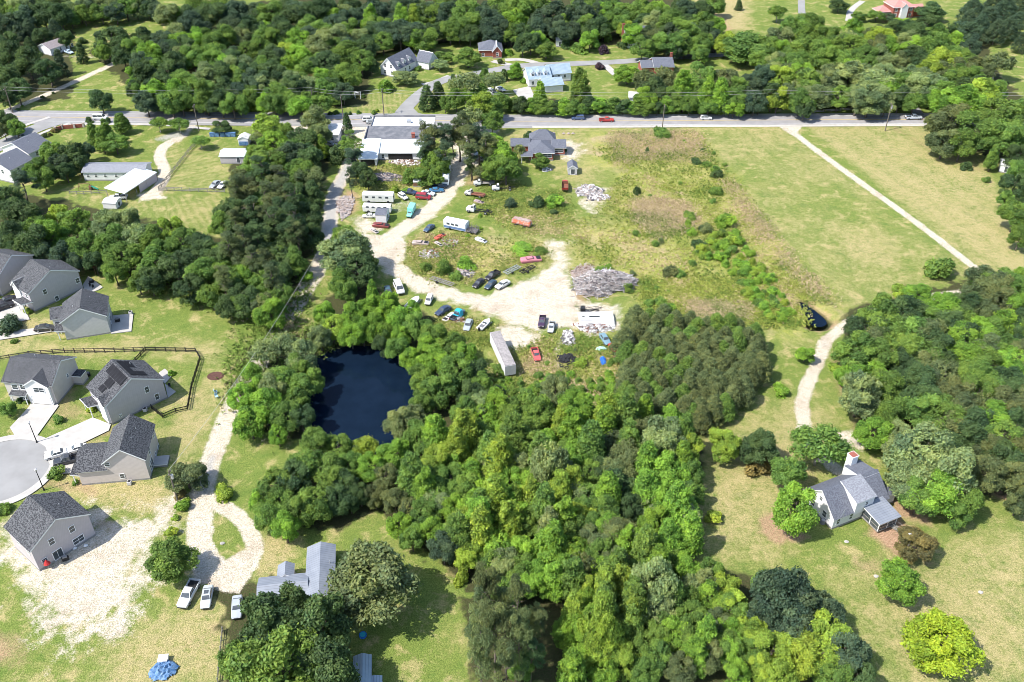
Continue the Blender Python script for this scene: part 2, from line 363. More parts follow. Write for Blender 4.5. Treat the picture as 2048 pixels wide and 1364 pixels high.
area('weed', 'poly', '985,700 1240,690 1260,780 1180,790 1040,780', 0, 4, 6, .7); area('red', 'poly', '815,480 870,460 950,470 920,520 840,545', 0, 5, 9, .6); area('red', 'poly', '950,520 1100,480 1100,520 980,545', 0, 5, 9, .45); area('red', 'poly', '1000,700 1240,690 1250,740 1060,745', 0, 6, 10, .5)
area('weed', 'poly', '700,330 870,330 870,380 720,390', 0, 3, 5, .8)
# pale mown strips beside the field track
T0, T1 = np.array(gp('1600,276')[0]), np.array(gp('1962,545')[0]); Td = (T1 - T0) / np.linalg.norm(T1 - T0)
off = (X - T0[0]) * (-Td[1]) + (Y - T0[1]) * Td[0]     # distance to the east of the track
along = (X - T0[0]) * Td[0] + (Y - T0[1]) * Td[1]
e = sd_poly(gp('1610,250 1860,250 1880,290 1960,310 2010,400 2048,460 2100,560 1970,545'))
m_e = ss(e, 2)
CH['dry'] = np.maximum(CH['dry'], m_e * (.50 + .12 * np.sin(off / 1.25) + .45 * (vn(off, along * .08, 7, 1) - .5)))
w = sd_poly(gp('1390,250 1560,250 1960,545 1940,590 1780,610 1690,612 1600,520 1480,380 1430,300'))
CH['dry'] = np.maximum(CH['dry'], ss(w, 3) * (.22 + .9 * N4 + .5 * N2 + .05 * np.sin(off / 1.1)))
area('dry', 'poly', '1640,440 1790,470 1800,540 1700,530', 0, 8, 10, .7)
area('red', 'line', '1790,255 1860,300 1960,340', 3, 3, 4, .5); area('dry', 'poly', '1380,-60 1480,-60 1500,60 1440,60 1400,30', 0, 4, 6, 1); area('red', 'poly', '1395,10 1450,30 1470,60 1420,60', 0, 5, 6, .7)
area('dry', 'line', '1030,262 1560,256', 2, 2, 2, .8)
# faint mowing on lawns
for poly, ang, per in (('330,290 490,300 450,380 320,385', 1.2, 1.8), ('90,380 450,395 440,470 250,420', .5, 2.2), ('680,190 800,180 840,235 700,232', .15, 2.)):
    mm = ss(sd_poly(gp(poly)), 3); ph = X * math.cos(ang) + Y * math.sin(ang)
    CH['dry'] = np.maximum(CH['dry'], mm * (.25 + .2 * np.sin(ph * 2 * math.pi / per)))
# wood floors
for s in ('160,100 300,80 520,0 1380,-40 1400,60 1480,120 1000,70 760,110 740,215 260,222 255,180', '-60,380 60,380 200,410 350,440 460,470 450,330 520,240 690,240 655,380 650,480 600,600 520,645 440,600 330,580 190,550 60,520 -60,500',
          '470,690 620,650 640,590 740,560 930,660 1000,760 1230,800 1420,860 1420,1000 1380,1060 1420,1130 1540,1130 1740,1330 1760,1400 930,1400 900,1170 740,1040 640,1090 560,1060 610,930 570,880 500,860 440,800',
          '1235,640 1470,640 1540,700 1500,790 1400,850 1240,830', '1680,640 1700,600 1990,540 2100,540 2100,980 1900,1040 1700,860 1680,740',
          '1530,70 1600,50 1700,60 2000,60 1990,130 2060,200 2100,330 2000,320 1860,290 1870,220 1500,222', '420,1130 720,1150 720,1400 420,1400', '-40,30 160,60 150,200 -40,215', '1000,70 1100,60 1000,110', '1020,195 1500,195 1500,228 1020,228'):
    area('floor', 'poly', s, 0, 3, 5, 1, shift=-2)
# the ponds sit in shallow hollows
POND = '622,722 650,700 690,690 725,688 765,690 800,708 828,738 834,790 815,840 786,872 762,900 712,905 662,880 628,862 604,830 600,780'
POOL = '1588,600 1606,604 1630,620 1656,642 1648,652 1626,652 1606,632 1592,614'
GZ = np.zeros(len(X))
for s, dep in ((POND, 1.6), (POOL, 2.2)):
    f = sd_poly(gp(s)); GZ -= dep * ss(f + .6, 2.2)
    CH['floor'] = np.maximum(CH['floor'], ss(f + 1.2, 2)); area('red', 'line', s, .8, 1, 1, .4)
GZ += .10 * N2 * (1 - np.clip(CH['sand'] * 2, 0, 1)) * ((Y > 60) & (Y < 560))
GZ -= .06
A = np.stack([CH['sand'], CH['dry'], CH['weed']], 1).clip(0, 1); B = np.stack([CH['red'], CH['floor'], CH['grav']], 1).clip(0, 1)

n = N('grass_and_soil', .95, .1)
a = n.new('ShaderNodeSeparateColor'); n.link(n.attr('ma', 'Color'), a.inputs[0])
b = n.new('ShaderNodeSeparateColor'); n.link(n.attr('mb', 'Color'), b.inputs[0])
f1, f2, f3 = n.noise(.07, 4, .6), n.noise(.8, 4, .65), n.noise(3.5, 3, .7)
speck = n.noise(2.2, 2, .8)
sub = lambda v, k: n.math('MULTIPLY', n.math('SUBTRACT', v, .5), k)
g = n.mix(n.ramp(n.math('ADD', n.math('ADD', f1, sub(f2, .8)), sub(a.outputs[1], .55)), .25, .72), (.165, .215, .05), (.31, .285, .11))
pt = n.noise(.22, 5, .72, dist=.4); g = n.mix(n.ramp(pt, .52, .66), g, (.38, .325, .15)); g = n.mix(n.ramp(pt, .46, .34), g, (.125, .185, .04))
g = n.mix(n.math('MULTIPLY', a.outputs[1], n.ramp(n.math('ADD', f2, sub(f3, .5)), .30, .62)), g, (.415, .34, .18))
fw = n.noise(.13, 4, .7); wd = n.mix(n.ramp(n.math('ADD', fw, sub(f3, .5)), .38, .60), (.20, .26, .05), (.47, .40, .17)); wd = n.mix(n.ramp(f2, .48, .62), wd, (.34, .34, .08)); wd = n.mix(n.ramp(n.noise(.09, 3, .6, dist=.6), .55, .68), wd, (.48, .36, .23))
g = n.mix(a.outputs[2], g, wd)
rd = n.mix(n.ramp(f3, .35, .65), (.45, .30, .21), (.33, .20, .13))
g = n.mix(n.ramp(n.math('ADD', b.outputs[0], sub(f3, .7)), .25, .85), g, rd)
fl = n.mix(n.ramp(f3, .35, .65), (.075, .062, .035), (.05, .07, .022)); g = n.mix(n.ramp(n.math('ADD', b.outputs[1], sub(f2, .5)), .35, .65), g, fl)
sa = n.mix(n.ramp(n.math('ADD', speck, sub(n.noise(.9, 4, .75), .6)), .35, .8), (.60, .53, .44), (.38, .31, .235)); sa = n.mix(n.ramp(f2, .42, .75), sa, (.64, .58, .50)); sa = n.mix(n.ramp(n.noise(.16, 3, .7), .5, .72), sa, (.44, .36, .29))
g = n.mix(n.ramp(n.math('ADD', a.outputs[0], n.math('ADD', sub(f3, .9), sub(f2, .5))), .30, .72), g, sa)
g = n.mix(n.ramp(n.math('ADD', b.outputs[2], sub(f3, .6)), .35, .75), g, n.mix(n.ramp(speck, .4, .65), (.47, .45, .43), (.32, .30, .29)))
g = n.mix(n.ramp(n.noise(3.2, 3, .85), .36, .64), n.mix(1., g, (.66, .70, .62), 'MULTIPLY'), n.mix(1., g, (1.24, 1.2, 1.2), 'MULTIPLY'))
n.base(g); n.bump(n.math('ADD', f3, n.noise(6, 3)), .8, .2)
M['ground'] = n.m
idx = np.arange(nr * nc).reshape(nr, nc)
Q = np.stack([idx[:-1, :-1], idx[:-1, 1:], idx[1:, 1:], idx[1:, :-1]], -1).reshape(-1, 4)
V = np.stack([X, Y, GZ], 1)
tag(np_mesh('ground', V, Q, [M['ground']], attrs={'ma': A, 'mb': B}, smooth=True), kind='structure')
for i, (k, f) in enumerate(sheets.items()):
    q = Q[(f[Q].mean(1) > 0)]; u, inv = np.unique(q, return_inverse=True)
    v = V[u].copy(); v[:, 2] += .012 + .006 * i
    tag(np_mesh(k, v, inv.reshape(-1, 4), [M['ground']], attrs={'ma': A[u], 'mb': B[u]}, smooth=True), kind='structure')
# ---------------------------------------------------------------- water
n = N('pond_water', .07, .5); n.base(n.mix(n.ramp(n.noise(.2, 3), .3, .7), (.004, .010, .022), (.006, .014, .030)))
n.bump(n.noise(2.2, 3), .06, .03); M['water'] = n.m; n.b.inputs['IOR'].default_value = 1.18
def sheet_poly(name, pts, z, m, kind='structure', th=.0):
    me = MB(); P = [Vector((p[0], p[1], z)) for p in pts]
    if th:
        n_ = len(P); me.add(P + [p - Vector((0, 0, th)) for p in P], [tuple(range(n_))] + [(i, n_ + i, n_ + (i + 1) % n_, (i + 1) % n_) for i in range(n_)])
    else: me.add(P, [tuple(range(len(P)))])
    # face up
    a = sum(P[i].x * P[(i + 1) % len(P)].y - P[(i + 1) % len(P)].x * P[i].y for i in range(len(P)))
    if a < 0: me.f = [tuple(reversed(f)) for f in me.f]
    return tag(me.build(name, m), kind=kind)
def ring_grow(s, k):
    P = smooth_line(gp(s) + [gp(s)[0]])[:-1]; cx = sum(p[0] for p in P) / len(P); cy = sum(p[1] for p in P) / len(P)
    return [(cx + (x - cx) * k, cy + (y - cy) * k) for x, y in P]
sheet_poly('pond_water', ring_grow(POND, 1.02), -.75, M['water']); sheet_poly('small_pond_water', ring_grow(POOL, 1.02), -.22, M['water'])
# ---------------------------------------------------------------- roads
def ribbon(name, P, w, z, m, off=0, dash=None):
    P = [Vector((p[0], p[1], 0)) for p in P]; L, Rr, s = [], [], [0]
    for i, p in enumerate(P):
        d = (P[min(i + 1, len(P) - 1)] - P[max(i - 1, 0)]).normalized(); nn = Vector((-d.y, d.x, 0))
        L.append(p + nn * (off + w / 2)); Rr.append(p + nn * (off - w / 2))
    mb = MB()
    for i in range(len(P) - 1):
        if dash and i % dash: continue
        mb.add([Rr[i] + Vector((0, 0, z)), Rr[i + 1] + Vector((0, 0, z)), L[i + 1] + Vector((0, 0, z)), L[i] + Vector((0, 0, z))], [(0, 1, 2, 3)])
    return tag(mb.build(name, m), kind='structure')
def refine(P, step):
    o = []
    for a, b in zip(P, P[1:]):
        n_ = max(1, int(math.dist(a, b) / step)); o += [(a[0] + (b[0] - a[0]) * i / n_, a[1] + (b[1] - a[1]) * i / n_) for i in range(n_)]
    return o + [P[-1]]
road = refine(smooth_line(gp('-500,228 -60,233 150,235 400,237 650,239 800,241 1000,243 1250,242 1500,240.5 1800,239 2100,240 2500,242')), 4)
tag(ribbon('road_shoulder', road, 12.2, .035, pm('shoulder', (.50, .46, .41), (.40, .37, .32), .8)), kind='structure')
ribbon('main_road', road, 8.6, .055, M['asphalt'])
west = [p for p in road if p[0] < 12]; ribbon('turn_lane', west, 12.6, .045, M['asphalt_old'])
ribbon('centre_line', road, .14, .075, M['yellow_mark'], .14); ribbon('centre_line', road, .14, .075, M['yellow_mark'], -.14)
ribbon('edge_line', road, .16, .075, M['white_mark'], 3.7); ribbon('edge_line', road, .16, .075, M['white_mark'], -3.7)
side = refine(smooth_line(gp('796,238 812,215 835,192 862,172 885,160 930,152 990,140 1040,131 1130,128 1240,124 1330,116 1430,110 1520,106')), 3)
ribbon('side_road', side, 5.6, .065, M['asphalt_old'])
sheet_poly('side_road_mouth', gp('755,234 790,226 806,212 824,214 836,226 880,236'), .060, M['asphalt_old'])
st = refine(smooth_line(gp('120,240 105,246 75,255 30,276 -40,312')), 3)
ribbon('estate_street', st, 7.4, .07, M['asphalt_old'])
for k in (1, -1): ribbon('pavement', st, 1.6, .12, M['concrete'], k * 5.6)
ribbon('pavement', refine(smooth_line(gp('130,252 160,248 260,248 340,250 420,258')), 3), 1.8, .05, M['concrete'])
for s in ('1035,133 1010,128 985,122', '1205,126 1215,135 1232,150', '845,170 870,165 900,152', '1010,120 1045,118 1080,128'): ribbon('house_drive', refine(smooth_line(gp(s)), 2), 3.2, .06, M['concrete'])
ribbon('farm_drive', refine(smooth_line(gp('1602,-20 1603,20 1606,48')), 3), 3.4, .05, M['asphalt_old'])
ribbon('farm_drive', refine(smooth_line(gp('1725,2 1700,20 1697,42')), 3), 3, .05, M['concrete'])
ribbon('farm_drive', refine(smooth_line(gp('1840,232 1825,212 1800,195 1782,182')), 3), 4, .05, M['asphalt_old'])
sheet_poly('house_drive', gp('1025,180 1060,172 1070,196 1045,204'), .05, M['concrete'])
# turning circle with kerb and concrete drives
cc = Vector(at(2, 942)); rad = (at(100, 930) - cc).length
def disc(r0, r1, z, n=64):
    a = [2 * math.pi * i / n for i in range(n)]; return [(cc.x + r1 * math.cos(t), cc.y + r1 * math.sin(t)) for t in a]
ang = [(cc.x + rad * math.cos(2 * math.pi * i / 72), cc.y + rad * math.sin(2 * math.pi * i / 72)) for i in range(73)]
sheet_poly('turning_circle', ang[:-1], .05, M['asphalt_old'])
kr = MB()
for i in range(72):
    a0, a1 = 2 * math.pi * i / 72, 2 * math.pi * (i + 1) / 72
    p = lambda a, r, z: Vector((cc.x + r * math.cos(a), cc.y + r * math.sin(a), z))
    kr.quad(p(a0, rad, .16), p(a0, rad + 1.7, .16), p(a1, rad + 1.7, .16), p(a1, rad, .16), .14)
tag(kr.build('pavement', M['concrete']), kind='structure')
DZ = .17
for k, s in (('house_drive', '112,806 66,800 58,815 20,856 30,872 72,876 118,812'), ('house_drive', '222,850 186,836 86,880 95,905 140,900 218,862'), ('house_drive', '128,652 -40,668 -40,687 120,662'),
             ('house_drive', '88,905 150,885 172,945 110,950'), ('house_drive', '60,640 40,600 -40,620 -40,660')):
    DZ += .012; sheet_poly(k, gp(s), DZ, M['concrete'], th=.09)
# ================================================================ BUILDINGS
class House:
    def __init__(s, name, label, cat, p0, p1=None, rz=None, z=0., group=None):
        a = at(*p0, z); a.z = 0
        if p1 is not None:
            b = at(*p1); s.W = (b - a).length; rz = math.atan2(b.y - a.y, b.x - a.x)
        s.o = a; s.rz = rz; s.root = empty(name, a, rz); tag(s.root, label, cat, group)
    def block(s, x0, y0, x1, y1, eave, rise, axis, wm, rm, ov=.4, z0=0., gm=None, t=.24, open_=False):
        """walls and a roof. axis x/y: gable with that ridge direction; hip; flat; sn/ss/sw: single slope rising to that side"""
        w = MB(); r = MB(); cx, cy = (x0 + x1) / 2, (y0 + y1) / 2; e = eave; h = eave + rise
        c = [(x0, y0), (x1, y0), (x1, y1), (x0, y1)]
        zt = [e] * 4
        if axis == 'sn': zt = [e, e, h, h]
        if axis == 'sw': zt = [h, e, e, h]
        if axis == 'ss': zt = [h, h, e, e]
        if not open_:
            vs = [(x, y, z0) for x, y in c] + [(x, y, z) for (x, y), z in zip(c, zt)]
            fs = [(0, 1, 5, 4), (1, 2, 6, 5), (2, 3, 7, 6), (3, 0, 4, 7)]
            if axis == 'y':
                vs += [(cx, y0, h), (cx, y1, h)]; fs[0] = (0, 1, 5, 8, 4); fs[2] = (2, 3, 7, 9, 6)
            if axis == 'x':
                vs += [(x0, cy, h), (x1, cy, h)]; fs[3] = (3, 0, 4, 8, 7); fs[1] = (1, 2, 6, 9, 5)
            w.add(vs, fs); w.build('wall', wm, s.root)
            if z0 == 0:
                f = MB()
                for a_, b_ in (((x0 - .04, y0 - .04), (x1 + .04, y0 + .02)), ((x0 - .04, y1 - .02), (x1 + .04, y1 + .04)), ((x0 - .04, y0 + .02), (x0 + .02, y1 - .02)), ((x1 - .02, y0 + .02), (x1 + .04, y1 - .02))):
                    f.box(a_[0], a_[1], -.1, b_[0], b_[1], .35)
                f.build('foundation', M['foundation'], s.root)
        X0, X1, Y0, Y1 = x0 - ov, x1 + ov, y0 - ov, y1 + ov; g = .06
        def slab(a, b, cc_, d):
            k = len(r.f); r.quad(a, b, cc_, d, t); r.m[k] = 0
            for q in range(k + 1, len(r.f)): r.m[q] = 1
        if axis == 'y':
            k = rise / ((x1 - x0) / 2); el = e - ov * k + g + t * .6; eh = h + g + t * .6
            slab((X0, Y0, el), (cx, Y0, eh), (cx, Y1, eh), (X0, Y1, el)); slab((cx, Y0, eh), (X1, Y0, el), (X1, Y1, el), (cx, Y1, eh))
        elif axis == 'x':
            k = rise / ((y1 - y0) / 2); el = e - ov * k + g + t * .6; eh = h + g + t * .6
            slab((X0, Y0, el), (X1, Y0, el), (X1, cy, eh), (X0, cy, eh)); slab((X0, cy, eh), (X1, cy, eh), (X1, Y1, el), (X0, Y1, el))
        elif axis == 'hip':
            el, eh = e + .02, h + .05
            if x1 - x0 >= y1 - y0: d = (y1 - y0) / 2; A_, B_ = (x0 + d, cy, eh), (x1 - d, cy, eh); fs = [(0, 1, 5, 4), (2, 3, 4, 5), (1, 2, 5), (3, 0, 4)]
            else: d = (x1 - x0) / 2; A_, B_ = (cx, y0 + d, eh), (cx, y1 - d, eh); fs = [(3, 0, 4, 5), (1, 2, 5, 4), (0, 1, 4), (2, 3, 5)]
            r.add([(X0, Y0, el), (X1, Y0, el), (X1, Y1, el), (X0, Y1, el), A_, B_], fs, 0)
            r.add([(X0, Y0, el), (X1, Y0, el), (X1, Y1, el), (X0, Y1, el), (X0, Y0, el - t), (X1, Y0, el - t), (X1, Y1, el - t), (X0, Y1, el - t)],
                  [(4, 5, 1, 0), (5, 6, 2, 1), (6, 7, 3, 2), (7, 4, 0, 3), (7, 6, 5, 4)], 1)
        else:
            z_ = [v + g + t * .6 for v in zt]; slab((X0, Y0, z_[0]), (X1, Y0, z_[1]), (X1, Y1, z_[2]), (X0, Y1, z_[3]))
        ro = r.build('roof', [rm, M['trim']], s.root)
        s.last = (x0, y0, x1, y1, e, h); s.roof = ro
        return s
    def _face(s, f):
        x0, y0, x1, y1 = s.last[:4]
        return {'S': (Vector((0, y0, 0)), Vector((0, -1, 0)), 0), 'E': (Vector((x1, 0, 0)), Vector((1, 0, 0)), R(90)),
                'W': (Vector((x0, 0, 0)), Vector((-1, 0, 0)), R(-90)), 'N': (Vector((0, y1, 0)), Vector((0, 1, 0)), R(180))}[f]
    def local(s, f, px, py):
        """where the pixel's ray meets that wall, in house coordinates"""
        Mt = Matrix.Translation(s.o) @ Matrix.Rotation(s.rz, 4, 'Z'); Mi = Mt.inverted()
        a = Mi @ Vector((0, 0, HC)); b = Mi @ at(px, py, 0); p, n_, _ = s._face(f); d = b - a
        return a + d * ((p - a).dot(n_) / d.dot(n_))
    def win(s, f, px, py, w=.95, h=1.35, kind='window'):
        v = s.local(f, px, py) ; s.win_at(f, v, w, h, kind)
    def win_at(s, f, v, w=.95, h=1.35, kind='window', bars=True):
        p, n_, a = s._face(f); v = Vector(v)
        if f in 'SN': v.y = p.y
        else: v.x = p.x
        key = (kind, round(w, 2), round(h, 2))
        if key not in WIN:
            m = MB(); b = .1; w2, h2 = w / 2, h / 2
            for q in ((-w2 - b, -h2 - b, w2 + b, -h2), (-w2 - b, h2, w2 + b, h2 + b), (-w2 - b, -h2, -w2, h2), (w2, -h2, w2 + b, h2)): m.box(q[0], -.07, q[1], q[2], .0, q[3])
            if kind == 'window': m.box(-w2, -.05, -.035, w2, 0, .035)
            if w > 1.4: m.box(-.035, -.055, -h2, .035, 0, -.035); m.box(-.035, -.055, .035, .035, 0, h2)
            g = MB().box(-w2, -.02, -h2, w2, .0, h2)
            WIN[key] = (m.mesh(kind, M['trim']), g.mesh('pane', M['glass'] if kind != 'garage_door' else M['trim']))
        o = inst(kind, WIN[key][0], s.root, v, a)
        inst('pane' if kind != 'garage_door' else 'door_panel', WIN[key][1], o)
    def box(s, name, x0, y0, z0, x1, y1, z1, m): return MB().box(x0, y0, z0, x1, y1, z1).build(name, m, s.root)
    def chimney(s, x, y, z0, z1, w=.9, m='brick'):
        c_ = MB().box(x - w / 2, y - w / 2, z0, x + w / 2, y + w / 2, z1); c_.box(x - w / 2 - .08, y - w / 2 - .08, z1, x + w / 2 + .08, y + w / 2 + .08, z1 + .15)
        return c_.build('chimney', M[m], s.roof)
    def vents(s, pts):
        for x, y, z in pts: MB().cyl((x, y, z - .2), (x, y, z + .45), .09).build('vent_pipe', M['galv'], s.roof)
WIN = {}
SH, SG = M['shingle'], 'siding_grey'
# ---- new estate houses on the left
h = House('estate_house', 'grey sided house at the left edge, left of the house with the pergola', 'house', (6, 592), (66, 552), group='houses of the new estate')
h.block(0, 0, 12.5, 8.5, 5.5, 3.3, 'y', M[SG], SH); h.win('S', 44, 548); h.block(-2.2, 1, 0, 5, 2.8, .6, 'sw', M['siding_white'], SH)
h = House('estate_house', 'grey sided house with a red pergola and patio behind it', 'house', (70, 623), (167, 577), group='houses of the new estate')
W_ = h.W; h.block(0, 0, W_, 8.3, 5.5, 3.5, 'y', M[SG], SH)
for p in ((89.5, 583.5), (114, 596.5), (155, 561)): h.win('S', *p)
for y in (1.5, 4.2, 6.8): h.win_at('W', (0, y, 4.1))
h.vents([(W_ * .7, 5, 7.6), (W_ * .6, 2.6, 8.1)])
h.block(-2.4, .2, 0, 3.4, 2.7, .7, 'sw', M['siding_white'], SH, open_=True)
for x, y in ((-2.2, .4), (-2.2, 3.1)): h.box('porch_post', x, y, 0, x + .18, y + .18, 2.75, M['trim'])
h.block(-.3, 4.2, 3.2, 7.6, 5.3, 1.7, 'x', M['siding_white'], SH, ov=.25)
h = House('estate_house', 'light grey house with blank siding and a concrete patio on its right', 'house', (134, 680), (222, 666), group='houses of the new estate')
W_ = h.W; h.block(0, 0, W_, 8.6, 5.3, 3.1, 'y', M['siding_light'], SH); h.vents([(W_ * .3, 3, 7.2), (W_ * .66, 6, 7.2)])
for p in ((226, 642), (229, 622)): h.win('E', *p)
h.win_at('E', (0, 4.5, 1.4), 1.8, 2.0, 'patio_door'); h.win_at('E', (0, 2, 4.)); h.win_at('E', (0, 6.6, 4.))
h.block(-2.6, 3.6, 0, 8.8, 4.4, 1.3, 'x', M['siding_light'], SH); h.block(-1.7, .1, 0, 3.4, 2.5, .6, 'sw', M['siding_white'], SH, open_=True)
for y in (.3, 3.1): h.box('porch_post', -1.6, y, 0, -1.42, y + .18, 2.55, M['trim'])
h = House('estate_house', 'white fronted house with a small gable over the garage beside the long board fence', 'house', (22, 800), (116, 808), group='houses of the new estate')
W_ = h.W; h.block(0, 0, W_, 10.2, 5.4, 2.8, 'x', M['siding_beige'], SH)
for p in ((30, 774), (46, 774)): h.win('S', *p, 1.3)
h.win('S', 46, 793, 1.8); h.win_at('E', (0, 6, 3.4), .6, .8); h.vents([(W_ * .4, 6.6, 7.8), (W_ * .7, 7.2, 7.6)])
h.block(W_ * .47, -.7, W_ - .45, 5, 5.35, 1.9, 'y', M['siding_white'], SH, ov=.3)
h.win('S', 78, 780, 2.4, 1.2); h.win_at('S', (W_ * .73, -.7, 1.25), 4.4, 2.2, 'garage_door')
h.block(W_ * .12, -1.3, W_ * .44, 0, 2.5, .5, 'sn', M['siding_white'], SH, ov=.15, open_=True)
for x in (W_ * .13, W_ * .42): h.box('porch_post', x, -1.25, 0, x + .16, -1.09, 2.55, M['trim'])
h.block(W_ + .02, 7.2, W_ + 2.2, 9.6, 2.2, .1, 'flat', M['siding_beige'], SH, ov=.05)
h = House('estate_house', 'grey sided house with black solar panels on both roof slopes', 'house', (225, 849), (335, 796), group='houses of the new estate')
W_ = h.W; h.block(0, 0, W_, 8.8, 5.5, 3.7, 'y', M[SG], SH); sr = h.roof
h.win('S', 293.8, 779, .9, 1.5); h.win('S', 314, 793, .9, 1.5); h.win('S', 241, 831, .5, .5)
for y in (1.8, 4.4, 7.): h.win_at('W', (0, y, 4.1))
h.win_at('W', (0, 6.2, 1.2), 3.6, 2.1, 'garage_door'); h.win_at('E', (0, 2.6, 1.4), 1.8, 2.1, 'patio_door'); h.win_at('E', (0, 6, 3.9)); h.vents([(W_ * .72, 6.6, 7.9)])
def panels(side, y0, y1, u0, u1):
    """u: 0 at the ridge, 1 at the eave"""
    hz = lambda u: 5.5 + 3.7 * (1 - u) + .30; hx = lambda u: W_ / 2 * (1 - u) if side == 'W' else W_ / 2 * (1 + u)
    a_, b_ = (u0, u1) if side == 'W' else (u0, u1)
    m = MB(); q = [(hx(a_), y0, hz(a_)), (hx(a_), y1, hz(a_)), (hx(b_), y1, hz(b_)), (hx(b_), y0, hz(b_))]
    if side == 'E': q = q[::-1]
    q = q[::-1]; m.quad(*q, .06); m.build('solar_panel', M['solar'], sr)
for v in (('W', .5, 7.6, .06, .36), ('W', 2.6, 5.2, .38, .64), ('W', 3.4, 5.4, .66, .86), ('E', 1.2, 8.2, .1, .3), ('E', 1.2, 3.2, .32, .62), ('E', 5.2, 8.2, .32, .5)): panels(*v)
h.block(-2.2, 5.0, 0, 8.6, 2.6, .7, 'sw', M['siding_white'], SH, ov=.25, open_=True); h.box('porch_post', -2.1, 8.3, 0, -1.94, 8.46, 2.6, M['trim']); h.box('porch_post', -2.1, 5.1, 0, -1.94, 5.26, 2.6, M['trim'])
h.block(-.5, .3, 3.6, 3.6, 5.2, 1.5, 'x', M['siding_white'], SH, ov=.2)
h = House('estate_house', 'beige sided house with a low left wing behind the cul-de-sac cars', 'house', (175, 969.5), (301, 958), group='houses of the new estate')
W_ = h.W; h.block(W_ * .36, 0, W_, 10.2, 5.6, 3.0, 'y', M['siding_beige'], SH)
h.win('S', 244.5, 952, .8, 1.1); h.win('S', 214, 929, .9, .8); h.vents([(W_ * .8, 7, 7.5), (W_ * .78, 4, 7.7)])
for p in ((298.5, 902), (317, 896), (301.5, 934)): h.win('E', *p)
h.win('E', 311, 908, .6, .8); h.win_at('E', (0, 3.2, 1.4), 1.9, 2.1, 'patio_door'); h.win_at('E', (0, 8.6, 4.3))
h.block(-1.0, .02, W_ * .36, 8.0, 3.7, 2.0, 'x', M['siding_beige'], SH); h.block(-2.4, .2, -1.0, 3.2, 2.4, .5, 'sw', M['siding_white'], SH, ov=.2, open_=True)
for y in (.3, 2.9): h.box('porch_post', -2.3, y, 0, -2.14, y + .16, 2.4, M['trim'])
h.block(W_ + .02, 3.4, W_ + 2.8, 6.2, .35, .02, 'flat', M['concrete'], M['concrete'], ov=0)
h = House('estate_house', 'grey house on bare sandy soil at the lower left', 'house', (80, 1142), (192, 1070), group='houses of the new estate')
W_ = h.W; h.block(0, 0, W_, 8.7, 5.7, 3.3, 'y', M[SG], SH); h.vents([(W_ * .75, 4, 7.6), (W_ * .3, 6.5, 7.8)])
for p in ((143.7, 1058), (103, 1083)): h.win('S', *p, .95, 1.4)
h.win('S', 157, 1079, 2.0, 1.35); h.win('S', 89, 1120, .95, .7); h.win('S', 116, 1108, 1.7, 2.0, 'patio_door'); h.win_at('W', (0, 2, 3.9)); h.win_at('W', (0, 5.4, 3.9))
# ---- white houses, upper left
for lab, a_, b_ in (('white house with a dark roof beside the curving estate street', (12, 320), (66, 333)), ('white house half out of frame at the left edge below the estate street', (-26, 354), (29, 367))):
    h = House('white_house', lab, 'house', a_, b_); h.block(0, 0, h.W, 9, 4.6, 2.6, 'y', M['siding_white'], M['shingle_slate']); h.win_at('S', (h.W * .3, 0, 3.5)); h.win_at('S', (h.W * .7, 0, 3.5)); h.win_at('E', (0, 3, 3.4)); h.vents([(h.W * .7, 4, 6.2)])
h = House('mobile_home', 'long white mobile home with a grey roof behind the truck carport', 'house', (170, 361), (291, 361))
h.block(0, 0, h.W, 7, 2.9, 1.1, 'x', M['siding_white'], M['shingle_grey'])
for x in (1.5, 4, 7, 10.5, 13, 16): h.win_at('S', (x, 0, 1.7), .8, .9)
h = House('carport', 'long open metal roofed carport sheltering a pickup', 'carport', (216, 396), (254, 403)); W_ = h.W
h.block(0, 0, W_, 15.5, 2.7, .7, 'sw', M['siding_grey'], M['metal_white'], open_=True, ov=.2)
for y in (0, 5, 10, 15.3):
    for x in (0, W_ - .15): h.box('post', x, y, 0, x + .15, y + .15, 2.75, M['grey_wood'])
h.box('wall', W_ - .1, 6.5, 0, W_, 15.2, 2.7, M['siding_grey'])
h = House('shed', 'low white utility shed lying in front of the carport', 'shed', (208, 418.5), (234, 419.5)); h.block(0, 0, h.W, 4, 2.0, .5, 'x', M['siding_white'], M['white_roof'], ov=.15); h.win_at('E', (0, 2, 1), 1.2, 1.4, 'door')
h = House('shed', 'pale metal shed inside the fenced lawn by the blue bins', 'shed', (442, 327), (496, 327)); h.block(0, 0, h.W, 6, 2.5, .7, 'x', M['siding_grey'], M['metal_white'], ov=.3); h.win_at('S', (6, 0, 1.2), 1, 1.9, 'door')
h = House('storage_shed', 'small white and blue storage shed behind the pale metal shed', 'shed', (478, 291), (498, 291)); h.block(0, 0, h.W, 3.5, 2.4, .8, 'y', M['siding_white'], M['white_roof'], ov=.2); h.box('side_panel', .2, -.1, .1, h.W - .2, -.02, 1.5, M['tarp_blue'])
h = House('roadside_shop', 'small flat roofed white shop beside the main road', 'shop', (654, 285), (678, 285)); h.block(0, 0, h.W, 9, 2.9, .1, 'flat', M['siding_white'], M['white_roof']); h.win_at('S', (2, 0, 1.6))
